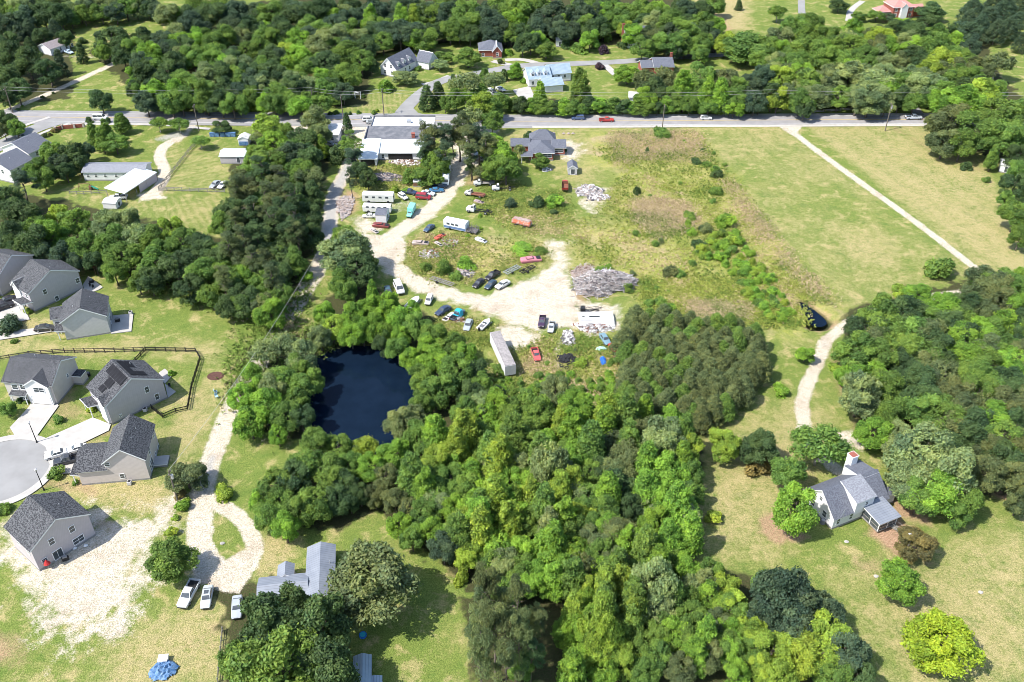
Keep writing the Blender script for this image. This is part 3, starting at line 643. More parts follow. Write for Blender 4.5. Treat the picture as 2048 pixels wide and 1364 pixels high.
# ---- market building
h = House('market_building', 'large roadside building with white, black and pale metal roof sections', 'building', (757, 320), rz=0)
h.block(0, 0, 14.5, 7.5, 2.5, 1.5, 'sn', M['siding_white'], M['metal_white'], ov=.5); h.box('opening', 3.4, -.06, .3, 11.5, -.02, 2.2, M['black']); h.win_at('S', (1.6, 0, 1.4), .8, 1.3)
h.block(-5.6, -4.6, 0, 7.5, 2.4, 1.7, 'sn', M['siding_white'], M['metal_white'], ov=.4); h.box('opening', -5.2, -4.66, .1, -.6, -4.62, 2.2, M['black'])
h.block(-5.2, 7.52, 14.3, 17.6, 4.0, .5, 'sn', M['siding_grey'], M['tar_roof'], ov=.1); h.chimney(11.2, 9.0, 3.8, 5.6, 1.1)
h.block(-4.2, 17.62, 17.5, 26, 4.4, .02, 'flat', M['siding_white'], M['white_roof'], ov=.05)
pr = MB(); pr.box(-4.35, 17.5, 4.4, -4.1, 26.1, 5.0); pr.box(-5.4, 7.5, 3.9, -5.1, 17.5, 4.9); pr.box(-4.35, 26, 4.4, 17.6, 26.25, 5.1); pr.build('parapet', M['tar_roof'], h.root)
h.box('roof_unit', 8, 20, 4.6, 9.4, 21.4, 5.6, M['galv']); h.box('roof_unit', 12, 22, 4.6, 13, 23, 5.3, M['galv'])
# ---- brick bungalow
h = House('brick_bungalow', 'red brick bungalow with dark hipped roofs and white window bays', 'house', (1059, 321), rz=0)
h.block(0, 0, 7.9, 9.5, 2.9, 2.0, 'hip', M['brick'], M['shingle_slate'], ov=.5); h.win_at('S', (5.9, 0, 1.75), 3.0, 1.4)
h.block(7.92, 4.2, 12, 10, 2.8, 1.5, 'x', M['brick'], M['shingle_slate'], ov=.5); h.win_at('S', (10, 4.2, 1.75), 2.8, 1.3)
h.block(.6, 9.52, 8.6, 15, 2.9, 3.0, 'hip', M['brick'], M['shingle_slate'], ov=.6); h.block(-6, 6, 0, 12, 2.6, 1.4, 'x', M['brick'], M['shingle_slate'], ov=.4)
h.block(-2.8, -2.4, .9, 0, 2.5, .5, 'sn', M['siding_white'], M['shingle_slate'], ov=.2, open_=True); h.box('porch_post', -2.7, -2.3, 0, -2.5, -2.1, 2.5, M['trim']); h.box('porch_post', .5, -2.3, 0, .7, -2.1, 2.5, M['trim'])
h = House('shed', 'small grey garden shed with a blue grey roof near the brick bungalow', 'shed', (1136, 350), (1154, 350)); h.block(0, 0, h.W, 4.4, 2.3, 1.0, 'y', M['siding_light'], M['shingle_slate'], ov=.2); h.win_at('S', (1.5, 0, 1.1), 1.3, 1.9, 'door')
# ---- houses beyond the main road
h = House('ranch_house', 'low white house with a brown roof at the end of the long farm track', 'house', (104, 112), (141, 99)); h.block(0, 0, h.W, 8, 2.9, 1.7, 'x', M['siding_white'], pm('brown_shingle', (.30, .26, .26), (.22, .19, .19), 3)); [h.win_at('S', (x, 0, 1.6)) for x in (2, 5, 8, 11)]
h = House('dormer_house', 'white house with a steep dark roof and three dormers', 'house', (762, 149), (794, 156)); W_ = h.W
h.block(0, 0, W_, 14.5, 3.4, 4.0, 'y', M['siding_white'], M['shingle_slate']); sr = h.last
for x, z in ((.28, 1.6), (.72, 1.6), (.32, 4.3), (.68, 4.3)): h.win_at('S', (W_ * x, 0, z))
for y in (2.6, 6.4, 10.2):
    h.block(W_ * .62, y - .8, W_ - .5, y + .8, 4.9, .8, 'x', M['siding_white'], M['shingle_slate'], ov=.15, z0=3.3); h.win_at('E', (0, y, 4.3), .8, 1.0)
for y in (2.5, 6, 9): h.last = sr; h.win_at('E', (0, y, 1.6))
h.block(W_ + .02, 14, W_ + 6, 20, 3.2, 3.2, 'x', M['siding_white'], M['shingle_slate']); h.win_at('S', (W_ + 3, 14, 1.4), 2.4, 2, 'garage_door')
h = House('brick_house', 'brick house with a dark hipped roof beside the wood edge', 'house', (959, 114), (1004, 113)); h.block(0, 0, h.W, 9, 3, 2.8, 'hip', M['brick'], M['shingle_slate']); h.block(5.6, -2, 9.3, 5, 3, 2.2, 'y', M['brick'], M['shingle_grey']); h.win_at('S', (7.5, 0, 1.6)); h.win_at('S', (1.5, 2, 1.6))
h = House('metal_roof_house', 'white house with pale blue metal roofs and dormers across the road', 'house', (1062, 180), rz=R(14))
h.block(0, 3, 9, 13, 3.2, 3.0, 'x', M['siding_white'], M['metal_blue']); [h.win_at('S', (x, 0, 1.6)) for x in (1.5, 4, 6.5)]
h.block(4, -4.4, 11.8, 3, 2.8, 1.6, 'x', M['siding_white'], M['metal_blue'])
h.block(9.02, 6, 18, 13, 3.4, 2.6, 'x', M['siding_white'], M['metal_blue']); [h.win_at('S', (x, 0, 2.2), .9, 1.2) for x in (10.5, 13, 15.5)]
for x in (1, 3.6, 6.2): h.block(x, 4, x + 1.6, 6.4, 5.2, .7, 'y', M['siding_white'], M['metal_blue'], ov=.15, z0=3.4); h.win_at('S', (x + .8, 0, 4.5), .8, .9)
h = House('two_storey_house', 'pale green two storey house with a brick chimney among trees', 'house', (1250, 96), (1292, 95)); W_ = h.W
h.block(0, 0, W_, 8.5, 5.4, 2.6, 'x', M['siding_mint'], M['shingle_slate']); h.chimney(-.5, 4, 0, 9.2, 1.1)
h.block(.3, -.9, 4, 4, 5.4, 2.0, 'y', M['siding_mint'], M['shingle_slate'], ov=.25); h.win_at('S', (2.1, 0, 4.2), 1.4); h.win_at('S', (2.1, 0, 1.7), 1.6)
h.last = (0, 0, W_, 8.5, 5.4, 8); h.win_at('S', (6, 0, 4.2)); h.win_at('S', (8.4, 0, 4.2)); h.win_at('S', (8.4, 0, 1.7)); h.win_at('S', (6, 0, 1.3), 1, 2.1, 'door')
h = House('bungalow', 'long bungalow with a slate grey roof and a brick end chimney', 'house', (1284, 150), (1346, 148)); h.block(5, 0, h.W, 9.5, 3, 2.3, 'x', M['brick'], M['shingle_slate']); h.chimney(h.W - .2, 5, 2, 7); h.block(0, 1, 4.98, 8, 2.7, 1.7, 'x', M['brick'], M['shingle_slate'])
h = House('shed', 'white open fronted shed behind the roadside hedge', 'shed', (1258, 208), (1284, 209)); h.block(0, 0, h.W, 4.5, 2.6, .3, 'sn', M['siding_white'], M['white_roof']); h.win_at('S', (2.6, 0, 1.2), 3, 1.6, 'garage_door')
h = House('red_roof_house', 'large brick house with a red hipped roof at the top right', 'house', (1783, 38), (1824, 36)); W_ = h.W
h.block(0, 0, W_, 10, 5.4, 3.0, 'hip', M['brick'], M['shingle_red']); [h.win_at('S', (x, 0, z), 1.1) for x in (1.4, 3.8, 6.4, 8.8) for z in (1.7, 4.1)]
h.block(W_ + .02, 1, W_ + 6, 8, 3, 2.0, 'x', M['brick'], M['shingle_red']); h.block(-6, 2, -.02, 8, 3, 2.2, 'hip', M['brick'], M['shingle_red']); h.block(3.4, -1.2, 6.6, 3, 5.4, 1.6, 'y', M['siding_white'], M['shingle_red'], ov=.2)
h = House('brick_cottage', 'brick cottage half hidden under the pale trees north of the road', 'house', (1672, 172), (1700, 171)); h.block(0, 0, h.W, 8, 2.9, 1.6, 'x', M['brick'], M['shingle_grey']); h.win_at('S', (2, 0, 1.5))
for lab, a_, b_ in (('tiny white shed at the lawn edge below the dark wood', (1112, 94), (1127, 94)), ('tiny white shed deep in the trees at the top left', (440, 82), (460, 81)), ('white outbuilding under trees at the right edge of the mown field', (1997, 344), (2022, 348)), ('white house glimpsed between dark trees north of the road', (592, 146), (614, 146))):
    h = House('shed', lab, 'shed', a_, b_); h.block(0, 0, h.W, 4.5, 2.6, 1, 'x', M['siding_white'], M['white_roof'], ov=.2); h.win_at('S', (h.W / 2, 0, 1.3), .8, 1.8, 'door')
# ---- white house on the right
h = House('farmhouse', 'white farmhouse with grey roof planes and a screened porch', 'house', (1663, 1058.5), rz=R(25))
h.block(0, 0, 13, 8.4, 2.9, 3.6, 'x', M['siding_white'], M['shingle_slate'], ov=.35); mainf = h.last
for x in (1.2, 4.3): h.win_at('S', (x, 0, 1.6), .7, 1.3)
h.win_at('W', (0, 2.5, 1.8)); h.win_at('W', (0, 5.8, 1.8)); h.win_at('W', (0, 4.2, 4.4), .7, .9)
h.block(4.5, -.35, 8.9, 4.2, 5.3, 1.5, 'sn', M['siding_white'], M['shingle_grey'], ov=.25, z0=2.2); h.win_at('S', (7.1, 0, 4.3), .6, .9)
h.block(9.5, 3.9, 13.2, 8.6, 5.0, 1.1, 'ss', M['siding_white'], M['shingle_slate'], ov=.2, z0=2.6)
h.block(13.02, .5, 15.8, 5.5, 2.3, .7, 'sw', M['siding_white'], M['shingle_slate'], ov=.25)
h.block(6.9, -4.6, 11.6, 0, 2.75, .55, 'sn', M['siding_white'], M['metal_grey'], ov=.3, open_=True)
for x, y in ((7, -4.5), (9.2, -4.5), (11.4, -4.5), (7, -2.3), (11.4, -2.3)): h.box('porch_post', x, y, .6, x + .14, y + .14, 2.8, M['trim'])
h.box('porch_floor', 6.95, -4.55, .45, 11.55, 0, .62, M['grey_wood']); h.box('porch_rail', 7.05, -4.52, 1.4, 11.5, -4.46, 1.5, M['grey_wood']); h.box('porch_rail', 7.02, -4.4, 1.4, 7.08, -.1, 1.5, M['grey_wood'])
h.box('porch_screen', 7.12, -4.42, .62, 11.38, -4.40, 2.7, M['glass']); h.box('porch_screen', 7.12, -4.38, .62, 7.15, -.1, 2.7, M['glass'])
stp = MB()
for i in range(5): stp.box(9.9 + i * .15 + .3, -4.9 - i * .32, .5 - i * .11, 11.2 + i * .15 + .3, -4.58 - i * .32, .56 - i * .11)
for q in (10.2, 11.5): stp.cyl((q, -4.6, 1.5), (q + .75, -6.3, .9), .04); stp.cyl((q + .75, -6.3, 0), (q + .75, -6.3, .95), .05)
stp.build('porch_steps', M['grey_wood'], h.root)
h.roof = h.root; ch = h.chimney(11.2, 8.9, 0, 7.3, 1.5, 'trim'); ch.name = 'chimney'; h.box('chimney_cap', 10.5, 8.2, 7.3, 11.9, 9.6, 7.5, M['brick'])
# wall mounted aerial
ar = MB(); ar.cyl((1.6, -.4, 2.4), (1.6, -.4, 5.2), .035)
for i in range(9): ar.cyl((.75 + i * .09, -.4 - .0 * i, 3.4 + i * .2), (2.45 - i * .09, -.4, 3.4 + i * .2), .02)
ar.build('aerial', M['galv'], h.root)
# ---- metal roofed house at the bottom
h = House('cottage', 'cottage with grey ribbed metal roofs half under the big dark tree', 'house', (612, 1196), z=3., rz=R(8))
h.block(0, 0, 4.6, 11.4, 2.8, 1.0, 'y', M['siding_light'], M['metal_grey'], ov=.3); h.block(-8.2, .9, -.02, 5.7, 2.5, .9, 'x', M['siding_light'], M['metal_grey'], ov=.3); h.block(-5.2, 5.7, -2.6, 8.4, 2.3, .8, 'y', M['siding_light'], M['metal_grey'], ov=.2)
h.vents([(4, 7, 3.4)])
h = House('metal_shed', 'narrow shed with a pale ribbed metal roof at the bottom edge', 'shed', (706, 1395), z=2.4, rz=R(6)); h.block(0, 0, 2.6, 7.4, 2.2, .6, 'y', M['siding_light'], M['metal_blue'], ov=.2)
h = House('metal_shed', 'low blue white lean-to beside the narrow metal shed', 'shed', (735, 1390), z=2., rz=R(6)); h.block(0, 0, 2.2, 3.2, 1.8, .3, 'y', M['siding_light'], M['metal_blue'], ov=.1)
# ---- small structures
def fence(name, label, pts, hgt, mat, step=2.4, rails=3, pick=0, group=None, tp=.17):
    P = [at(*p) for p in pts]; r = empty(name, P[0]); tag(r, label, 'fence', group); o0 = P[0]
    posts, rl, k = MB(), MB(), 0; pm_ = MB().box(-tp / 2, -tp / 2, 0, tp / 2, tp / 2, hgt + .1).mesh('post', mat)
    for a_, b_ in zip(P, P[1:]):
        L_ = (b_ - a_).length; n_ = max(1, round(L_ / step)); d = (b_ - a_) / n_
        for i in range(n_ + (b_ is P[-1])):
            if k < 100: inst('post', pm_, r, a_ + d * i - o0, math.atan2(d.y, d.x)); k += 1
            else: q = a_ + d * i - o0; posts.box(q.x - tp / 2, q.y - tp / 2, 0, q.x + tp / 2, q.y + tp / 2, hgt + .1)
        Mt = Matrix.Translation(a_ - o0) @ Matrix.Rotation(math.atan2(d.y, d.x), 4, 'Z')
        for j in range(rails):
            z = hgt * (j + .75) / rails; rl.box(0, -.03, z - .09, L_, .0, z + .09, M=Mt)
        if pick:
            x = 0
            while x < L_: rl.box(x, .01, .08, x + .05, .04, hgt, M=Mt); x += pick
    rl.build('rails', mat, r)
    if posts.v: posts.build('post', mat, r)
fence('board_fence', 'dark three rail board fence behind the white fronted house', [(60, 711), (130, 706), (210, 705), (288, 703)], 1.3, M['black_wood'])
fence('board_fence', 'dark wire fence running to the left edge beside the white fronted house', [(-20, 724), (20, 717), (58, 711)], 1.2, M['black_wood'], 2, 2, .35)
fence('yard_fence', 'black picket fence around the lawn behind the solar panel house', [(262, 735), (292, 702), (352, 703), (392, 704), (401, 720), (384, 775), (376, 820), (352, 825), (326, 836), (304, 818)], 1.25, M['black'], 2.2, 2, .16)
fence('chain_fence', 'grey fence on two sides of the mown field with parked cars', [(402, 280), (382, 300), (350, 340), (318, 381), (380, 383), (450, 385)], 1.3, M['grey_wood'], 2.6, 3, .0)
fence('chain_fence', 'thin grey fence enclosing the playset behind the mobile home', [(140, 388), (168, 389), (214, 386)], 1.1, M['grey_wood'], 2.6, 2)
fence('rail_fence', 'old rail fence under the trees north of the road at the right', [(1612, 226), (1680, 222), (1770, 214)], .9, M['grey_wood'], 3, 2)
fence('low_fence', 'low weathered fence by the dark tree at the bottom left', [(446, 1262), (440, 1320), (436, 1364)], 1.0, M['grey_wood'], 2, 2, .3)
w_ = empty('garden_wall', at(120, 258)); tag(w_, 'low dark brick garden wall curving beside the estate entrance', 'wall')
m = MB(); P = [at(*p) - at(120, 258) for p in ((112, 262), (125, 258), (150, 256), (168, 254))]
for a_, b_ in zip(P, P[1:]): m.box(0, -.2, 0, (b_ - a_).length, .2, 1.3, M=Matrix.Translation(a_) @ Matrix.Rotation(math.atan2(b_.y - a_.y, b_.x - a_.x), 4, 'Z'))
m.build('wall_panel', M['brick'], w_); m2 = MB()
for p in P: m2.box(p.x - .35, p.y - .35, 0, p.x + .35, p.y + .35, 1.6)
m2.build('pillar', M['pink_stone'], w_)
g = empty('pergola', at(160, 556), R(20)); tag(g, 'red brown slatted pergola behind the second grey house', 'pergola'); 
for x, y in ((0, 0), (4, 0), (4, 3.6), (0, 3.6)): MB().box(x, y, 0, x + .16, y + .16, 2.5).build('post', M['brown_wood'], g)
m = MB(); 
for i in range(9): m.box(-.3, i * .44, 2.5, 4.5, i * .44 + .16, 2.66)
m.build('roof_slats', M['brown_wood'], g)
def patio(label, s): o = sheet_poly('patio', gp(s), .16, M['concrete'], th=.16); return o
patio('', '224,632 267,628 263,663 222,668'); patio('', '166,570 177,553 206,575 198,580 172,590'); patio('', '318,746 330,738 344,752 330,768 322,760'); patio('', '330,768 352,784 336,796')
# ================================================================ VEHICLES
# length axis +x = front. stations: x, half width, z low, z belt, z deck
PR = {
 'sedan': dict(L=4.8, w=.91, st=[(2.38, .70, .35, .55, .60), (2.25, .84, .22, .66, .72), (1.2, .90, .2, .82, .92), (.8, .91, .2, .86, .96), (-1.3, .91, .2, .90, 1.0), (-1.7, .90, .2, .90, 1.04), (-2.25, .84, .25, .84, .98), (-2.38, .74, .38, .70, .80)],
      cab=[(1.05, -1.75, .95), (.25, -1.05, 1.43)], wh=(1.42, -1.38, .33)),
 'suv': dict(L=4.8, w=.95, st=[(2.38, .76, .4, .70, .78), (2.25, .88, .28, .85, .92), (1.3, .94, .26, 1.0, 1.08), (-2.2, .94, .26, 1.02, 1.06), (-2.36, .88, .35, .9, 1.0)],
      cab=[(1.2, -2.3, 1.04), (.45, -2.0, 1.72)], wh=(1.45, -1.4, .37)),
 'van': dict(L=5.2, w=1.0, st=[(2.58, .82, .4, .75, .82), (2.4, .94, .28, .95, 1.02), (1.7, 1.0, .26, 1.12, 1.18), (-2.5, 1.0, .26, 1.15, 1.2), (-2.6, .96, .32, 1.05, 1.15)],
      cab=[(1.75, -2.56, 1.17), (.9, -2.45, 2.0)], wh=(1.6, -1.6, .36)),
 'pickup': dict(L=5.8, w=1.0, st=[(2.88, .82, .42, .80, .88), (2.7, .95, .34, .98, 1.04), (1.6, 1.0, .34, 1.08, 1.14), (-.72, 1.0, .34, 1.1, 1.14)],
      cab=[(1.4, -.7, 1.12), (.65, -.55, 1.82)], wh=(1.85, -1.9, .40), bed=(-.74, -2.88)),
 'truckcab': dict(L=8.0, w=1.1, st=[(3.9, .9, .6, 1.2, 1.3), (3.7, 1.02, .5, 1.4, 1.46), (2.6, 1.08, .5, 1.5, 1.56), (1.3, 1.1, .5, 1.5, 1.56)],
      cab=[(2.55, 1.3, 1.54), (2.05, 1.4, 2.35)], wh=(3.0, -2.4, .5)),
}
CARM = {}
def car_parts(kind):
    if kind in CARM: return CARM[kind]
    p = PR[kind]; out = []
    m = MB(); rings = []
    for x, hw, zl, zb, zd in p['st']:
        zm = (zl + zb) / 2
        rings.append([(x, -hw * .9, zl), (x, -hw, zm), (x, -hw * .98, zb), (x, -hw * .84, zd), (x, 0, zd + .03), (x, hw * .84, zd), (x, hw * .98, zb), (x, hw, zm), (x, hw * .9, zl)])
    m.loft(rings[::-1])
    (f0, r0, z0), (f1, r1, z1) = p['cab']; w0, w1 = p['w'] * .88, p['w'] * .70
    if kind in ('van', 'suv'): w1 = p['w'] * .80
    lo = [(f0, -w0, z0 - .03), (f0, w0, z0 - .03), (r0, w0, z0 - .03), (r0, -w0, z0 - .03)]; hi = [(f1, -w1, z1), (f1, w1, z1), (r1, w1, z1), (r1, -w1, z1)]
    m.add(lo + hi + [((f1 - .15), -w1 * .8, z1 + .05), ((f1 - .15), w1 * .8, z1 + .05), ((r1 + .15), w1 * .8, z1 + .05), ((r1 + .15), -w1 * .8, z1 + .05)],
          [(1, 0, 4, 5), (2, 1, 5, 6), (3, 2, 6, 7), (0, 3, 7, 4), (5, 4, 8, 9), (6, 5, 9, 10), (7, 6, 10, 11), (4, 7, 11, 8), (9, 8, 11, 10)])
    out.append(('body', m.mesh('body', M['paint'])))
    def glass(a, b, c, d, s0=.06, s1=.06, v0=.14, v1=.1):
        a, b, c, d = map(Vector, (a, b, c, d)); L = lambda p_, q, t: p_ + (q - p_) * t
        a2, b2 = L(a, b, s0), L(a, b, 1 - s1); d2, c2 = L(d, c, s0), L(d, c, 1 - s1)
        q = [L(a2, d2, v0), L(b2, c2, v0), L(b2, c2, 1 - v1), L(a2, d2, 1 - v1)]
        n_ = (q[1] - q[0]).cross(q[3] - q[0]).normalized() * .015
        return [v + n_ for v in q]
    ws = MB().quad(*glass(lo[0], lo[1], hi[1], hi[0]), .012); out.append(('windscreen', ws.mesh('windscreen', M['glass'])))
    rw = MB().quad(*glass(lo[2], lo[3], hi[3], hi[2]), .012); out.append(('rear_window', rw.mesh('rear_window', M['glass'])))
    for a, b, c, d in ((lo[3], lo[0], hi[0], hi[3]), (lo[1], lo[2], hi[2], hi[1])):
        sw = MB()
        for s0, s1 in ((.05, .54), (.5, .06)): sw.quad(*glass(a, b, c, d, s0, s1), .012)
        out.append(('side_windows', sw.mesh('side_windows', M['glass'])))
    xf, xr, r = p['wh']; wm = MB().cyl((0, -.11, 0), (0, .11, 0), r, n=14).cyl((0, -.125, 0), (0, .125, 0), r * .58, n=10, m=1).mesh('wheel', [M['rubber'], M['rim']], True)
    for x in (xf, xr):
        for y in (-p['w'] + .1, p['w'] - .1): out.append(('wheel', wm, (x, y, r)))
    x0, hw, zl, zb, zd = p['st'][0]; x1, hw1, zl1, zb1, zd1 = p['st'][-1]
    if 'bed' in p:
        a_, b_ = p['bed']; w = p['w']; bm = MB(); bm.box(b_, -w, .45, a_, w, .62, 0).box(b_ + .02, -w + .1, .62, a_ - .02, w - .1, .66, 1)
        bm.box(b_, -w, .62, a_, -w + .09, 1.14).box(b_, w - .09, .62, a_, w, 1.14).box(b_, -w + .09, .62, b_ + .08, w - .09, 1.12)
        out.append(('truck_bed', bm.mesh('truck_bed', [M['paint'], M['black']])))
        x1, hw1, zl1, zb1 = b_, w, .5, 1.0
    hl = MB().box(-.08, -.17, -.07, .03, .17, .07).mesh('headlight', M['lamp_clear']); tl = MB().box(-.03, -.14, -.09, .05, .14, .09).mesh('tail_light', M['lamp_red'])
    for s in (-1, 1):
        out.append(('headlight', hl, (x0 - .02, s * hw * .74, zb)))
        if kind != 'truckcab': out.append(('tail_light', tl, (x1 - .03, s * hw1 * .78, zb1 - .1)))
    bp = MB().box(x0 - .1, -hw * .95, zl - .02, x0 + .08, hw * .95, zl + .16).mesh('bumper', M['black']); out.append(('bumper', bp))
    if kind != 'truckcab': out.append(('bumper', MB().box(x1 - .08, -hw1 * .92, zl1 - .02, x1 + .08, hw1 * .92, zl1 + .14).mesh('bumper', M['black'])))
    CARM[kind] = out; return out
g2 = 'cars parked by the estate houses'
def heading(px, py, dx, dy):
    a, b = at(px, py), at(px + dx, py + dy); return math.atan2(b.y - a.y, b.x - a.x)
CN = {'sedan': 'car', 'suv': 'car', 'van': 'van', 'pickup': 'pickup truck', 'truckcab': 'truck'}
NM = {'sedan': 'parked_car', 'suv': 'parked_car', 'van': 'van', 'pickup': 'pickup_truck', 'truckcab': 'flatbed_truck'}
def car(kind, px, py, dx, dy, col, label, k=1., group=None, name=None, z=0.6, cat=None):
    p = at(px, py, z); p.z = .2 if group == g2 else .06; r = empty(name or NM[kind], p, heading(px, py, dx, dy)); tag(r, label, cat or CN[kind], group); r.scale = (k, k, k)
    for q in car_parts(kind):
        o = inst(q[0], q[1], r, q[2] if len(q) > 2 else None)
        if q[0] in ('body', 'truck_bed'): o.color = (*col, 1)
    return r
def solo(name, label, cat, px, py, dx, dy, z=0, group=None):
    p = at(px, py, z); p.z = .03; return tag(empty(name, p, heading(px, py, dx, dy)), label, cat, group)
WH, SI, GR, BK, NV = (.66, .66, .64), (.30, .32, .33), (.20, .21, .22), (.022, .022, .028), (.03, .05, .10)
RD, MR, TL, BL, RU = (.42, .04, .035), (.22, .02, .03), (.05, .38, .36), (.04, .16, .30), (.33, .24, .20)
g1 = 'cars driving on the main road'
car('suv', 738, 237, 1, 0, WH, 'white van on the main road side by side with a silver car', 1, g1, z=1)
car('sedan', 745, 244, 1, 0, SI, 'silver car on the main road in front of the white van', 1, g1)
car('suv', 1156, 236, -1, 0, (.06, .10, .20), 'dark blue car driving on the main road', 1, g1)
car('pickup', 1213, 240, 1, 0, RD, 'bright red pickup driving on the main road', .92, g1)
car('suv', 1412, 236, 1, 0, WH, 'small white car driving alone on the main road', .9, g1)
car('pickup', 1827, 235, 1, 0, (.55, .60, .64), 'pale blue grey pickup on the main road near the right trees', 1.02, g1)
car('van', 201, 236, 1, 0, WH, 'white van on the main road at the upper left', 1, g1)
car('sedan', 44, 273, 1, .35, SI, 'silver car on the curving estate street', 1)
car('sedan', 138, 104, 1, .3, (.4, .5, .6), 'pale blue car parked beside the low ranch house', 1)
g2 = 'cars parked by the estate houses'
car('sedan', 20, 599, 3, -1, BK, 'black sedan parked nearest the house with the pergola', 1.03, g2)
car('suv', 8, 614, 3, -1, BK, 'black estate car at the left edge beside a black sedan', 1.03, g2)
car('sedan', 91, 657, 3, -.25, (.03, .03, .03), 'black sedan alone on the long white driveway', 1.06, g2)
car('sedan', 112, 909, -3, .8, WH, 'white sedan on the drive beside the cul-de-sac', .95, g2)
car('pickup', 136, 921, -3, .7, (.04, .045, .055), 'black pickup between the white sedan and the beige house', .95, g2)
car('sedan', 153, 898, -3, .8, WH, 'white car nosed in close to the beige house wing', .9, g2)
g3 = 'cars parked at the end of the gravel lane'
car('pickup', 377, 1186, -26, 50, (.60, .61, .62), 'long white crew cab pickup parked on the grass by the gravel', 1.03, g3, z=.9)
c_ = car('sedan', 414, 1194, -9, 50, (.42, .45, .45), 'silver sedan with an open sunroof beside the white pickup', 1.02, g3)
inst('sunroof', MB().box(-.75, -.4, 1.46, .05, .4, 1.49).mesh('sunroof', M['glass']), c_)
car('sedan', 474, 1214, -3, 50, (.36, .39, .42), 'silver car half under the big dark tree at the bottom', 1.0, g3)
car('pickup', 236, 392, -1, .05, (.62, .64, .65), 'white pickup parked under the end of the long carport', .95, z=1)
car('sedan', 430, 369, -12, 9, SI, 'silver car on the fenced field beside a white car', 1, 'cars in the fenced field'); car('sedan', 446, 370, -12, 9, WH, 'white car on the fenced field beside a silver car', 1, 'cars in the fenced field')
gy = 'vehicles standing in the scrap yard'
Y = [('van', 798, 577, 11, 24, WH, 'white van parked under the trees south west of the yard loop', 1.05), ('sedan', 776, 582, 6, 20, (.05, .10, .13), 'dark teal car beside the white van at the yard edge', .95),
 ('suv', 858, 600, -6, 14, WH, 'small white hatchback with open look between boat and navy car', .85), ('sedan', 886, 621, -15, 9, NV, 'navy car left of the one under a cyan tarp', 1.0),
 ('sedan', 936, 650, -9, 24, (.34, .38, .40), 'silver sedan beside the white boat in the yard', .98), ('sedan', 957, 566, -16, 14, BK, 'black sedan nearest the ring road bend', .92),
 ('pickup', 985, 551, -20, 14, BK, 'black pickup behind the dark sedans', .88), ('sedan', 981, 569, -16, 14, (.03, .06, .09), 'dark blue sedan between the black sedan and the white car', .92),
 ('sedan', 1005, 569, -22, 12, WH, 'white car with broken windows at the end of the dark car row', .98), ('pickup', 1084, 643, -5, 26, (.055, .03, .065), 'purple black pickup on the bare red soil', .84),
 ('pickup', 1103, 654, -6, 26, (.42, .45, .45), 'pale silver pickup beside the purple black one', .78), ('pickup', 1072, 709, 8, 25, (.62, .10, .10), 'faded red pickup with a pink roof in tall weeds', .86),
 ('sedan', 1230, 698, 14, 16, RD, 'bright red car against the dark pine block', .95), ('sedan', 1210, 678, 12, 18, (.16, .27, .33), 'blue grey sedan behind the bright red car', .95),
 ('sedan', 858, 456, -12, 9, (.04, .08, .14), 'navy coupe standing alone inside the loop', .9), ('van', 847, 394, 22, 2, (.32, .03, .05), 'maroon minivan in front of the blue cars', .9),
 ('pickup', 819, 384, 22, 3, NV, 'navy pickup behind the white van cab', .86), ('suv', 806, 393, 12, 8, WH, 'small white car beside the motor home', .85),
 ('sedan', 856, 386, 20, 3, (.60, .66, .72), 'pale blue white car behind the maroon minivan', .95), ('sedan', 873, 380, 22, -1, BL, 'bright blue sedan by the white bus', .95),
 ('pickup', 879, 372, 22, -2, (.04, .07, .12), 'dark blue pickup nearest the white bus', .85), ('sedan', 738, 431, -22, 0, WH, 'white sedan beside the white storage hut', .85),
 ('sedan', 950, 305, 8, 10, SI, 'silver car in the shade of the tall pines', .9), ('suv', 941, 290, 12, 5, (.6, .6, .6), 'pale car behind the tall pines near the road', .95), ('pickup', 962, 318, 14, 4, GR, 'grey pickup under the trees beside the bungalow', .9), ('sedan', 826, 268, 1, 0, GR, 'grey car parked in front of the large roadside building', .9),
 ('sedan', 570, 255, 16, 2, WH, 'white car left of the roadside shop behind trees', .95), ('sedan', 662, 288, 14, 2, SI, 'silver car behind the roadside shop', .95), ('sedan', 1001, 178, 12, 5, WH, 'white car parked left of the metal roofed house', 1), ('van', 985, 186, 12, 6, WH, 'white van parked among trees left of the metal roofed house', 1)]
for q in Y: car(*q, group=gy)
# wrecks: rusty low bodies without glass
def wreck(px, py, dx, dy, col, label, k=1.):
    p = PR['sedan']; r = solo('wrecked_car', label, 'wreck', px, py, dx, dy, .4, 'rusting wrecks in the yard weeds'); r.scale = (k, k, k)
    m = MB(); rings = []
    for x, hw, zl, zb, zd in p['st']: rings.append([(x, -hw * .9, zl - .1), (x, -hw, zb * .6), (x, -hw * .95, zb - .1), (x, -hw * .8, zd - .12), (x, hw * .8, zd - .16), (x, hw * .95, zb - .1), (x, hw, zb * .6), (x, hw * .9, zl - .1)])
    m.loft(rings[::-1]); o = m.build('body', M['paint'], r); o.color = (*col, 1)
    e_ = MB().box(1.15, -.62, .76, 2.1, .62, .84).box(-1.1, -.66, .84, .6, .66, .92); e_.build('opening', M['black'], r)
    t = MB().box(-1.0, -.55, 1.0, .3, .55, 1.06)
    for x, y in ((-1, -.55), (-1, .5), (.25, -.55), (.25, .5)): t.box(x, y, .8, x + .06, y + .06, 1.02)
    t = t.build('roof', M['paint'], r); t.color = (*col, 1)
wreck(841, 486, 24, 1, (.42, .34, .30), 'grey rusty wreck left of the yard loop scrap'); wreck(880, 473, 14, -8, (.55, .10, .06), 'orange red wreck panel below the burnt motor home', .8)
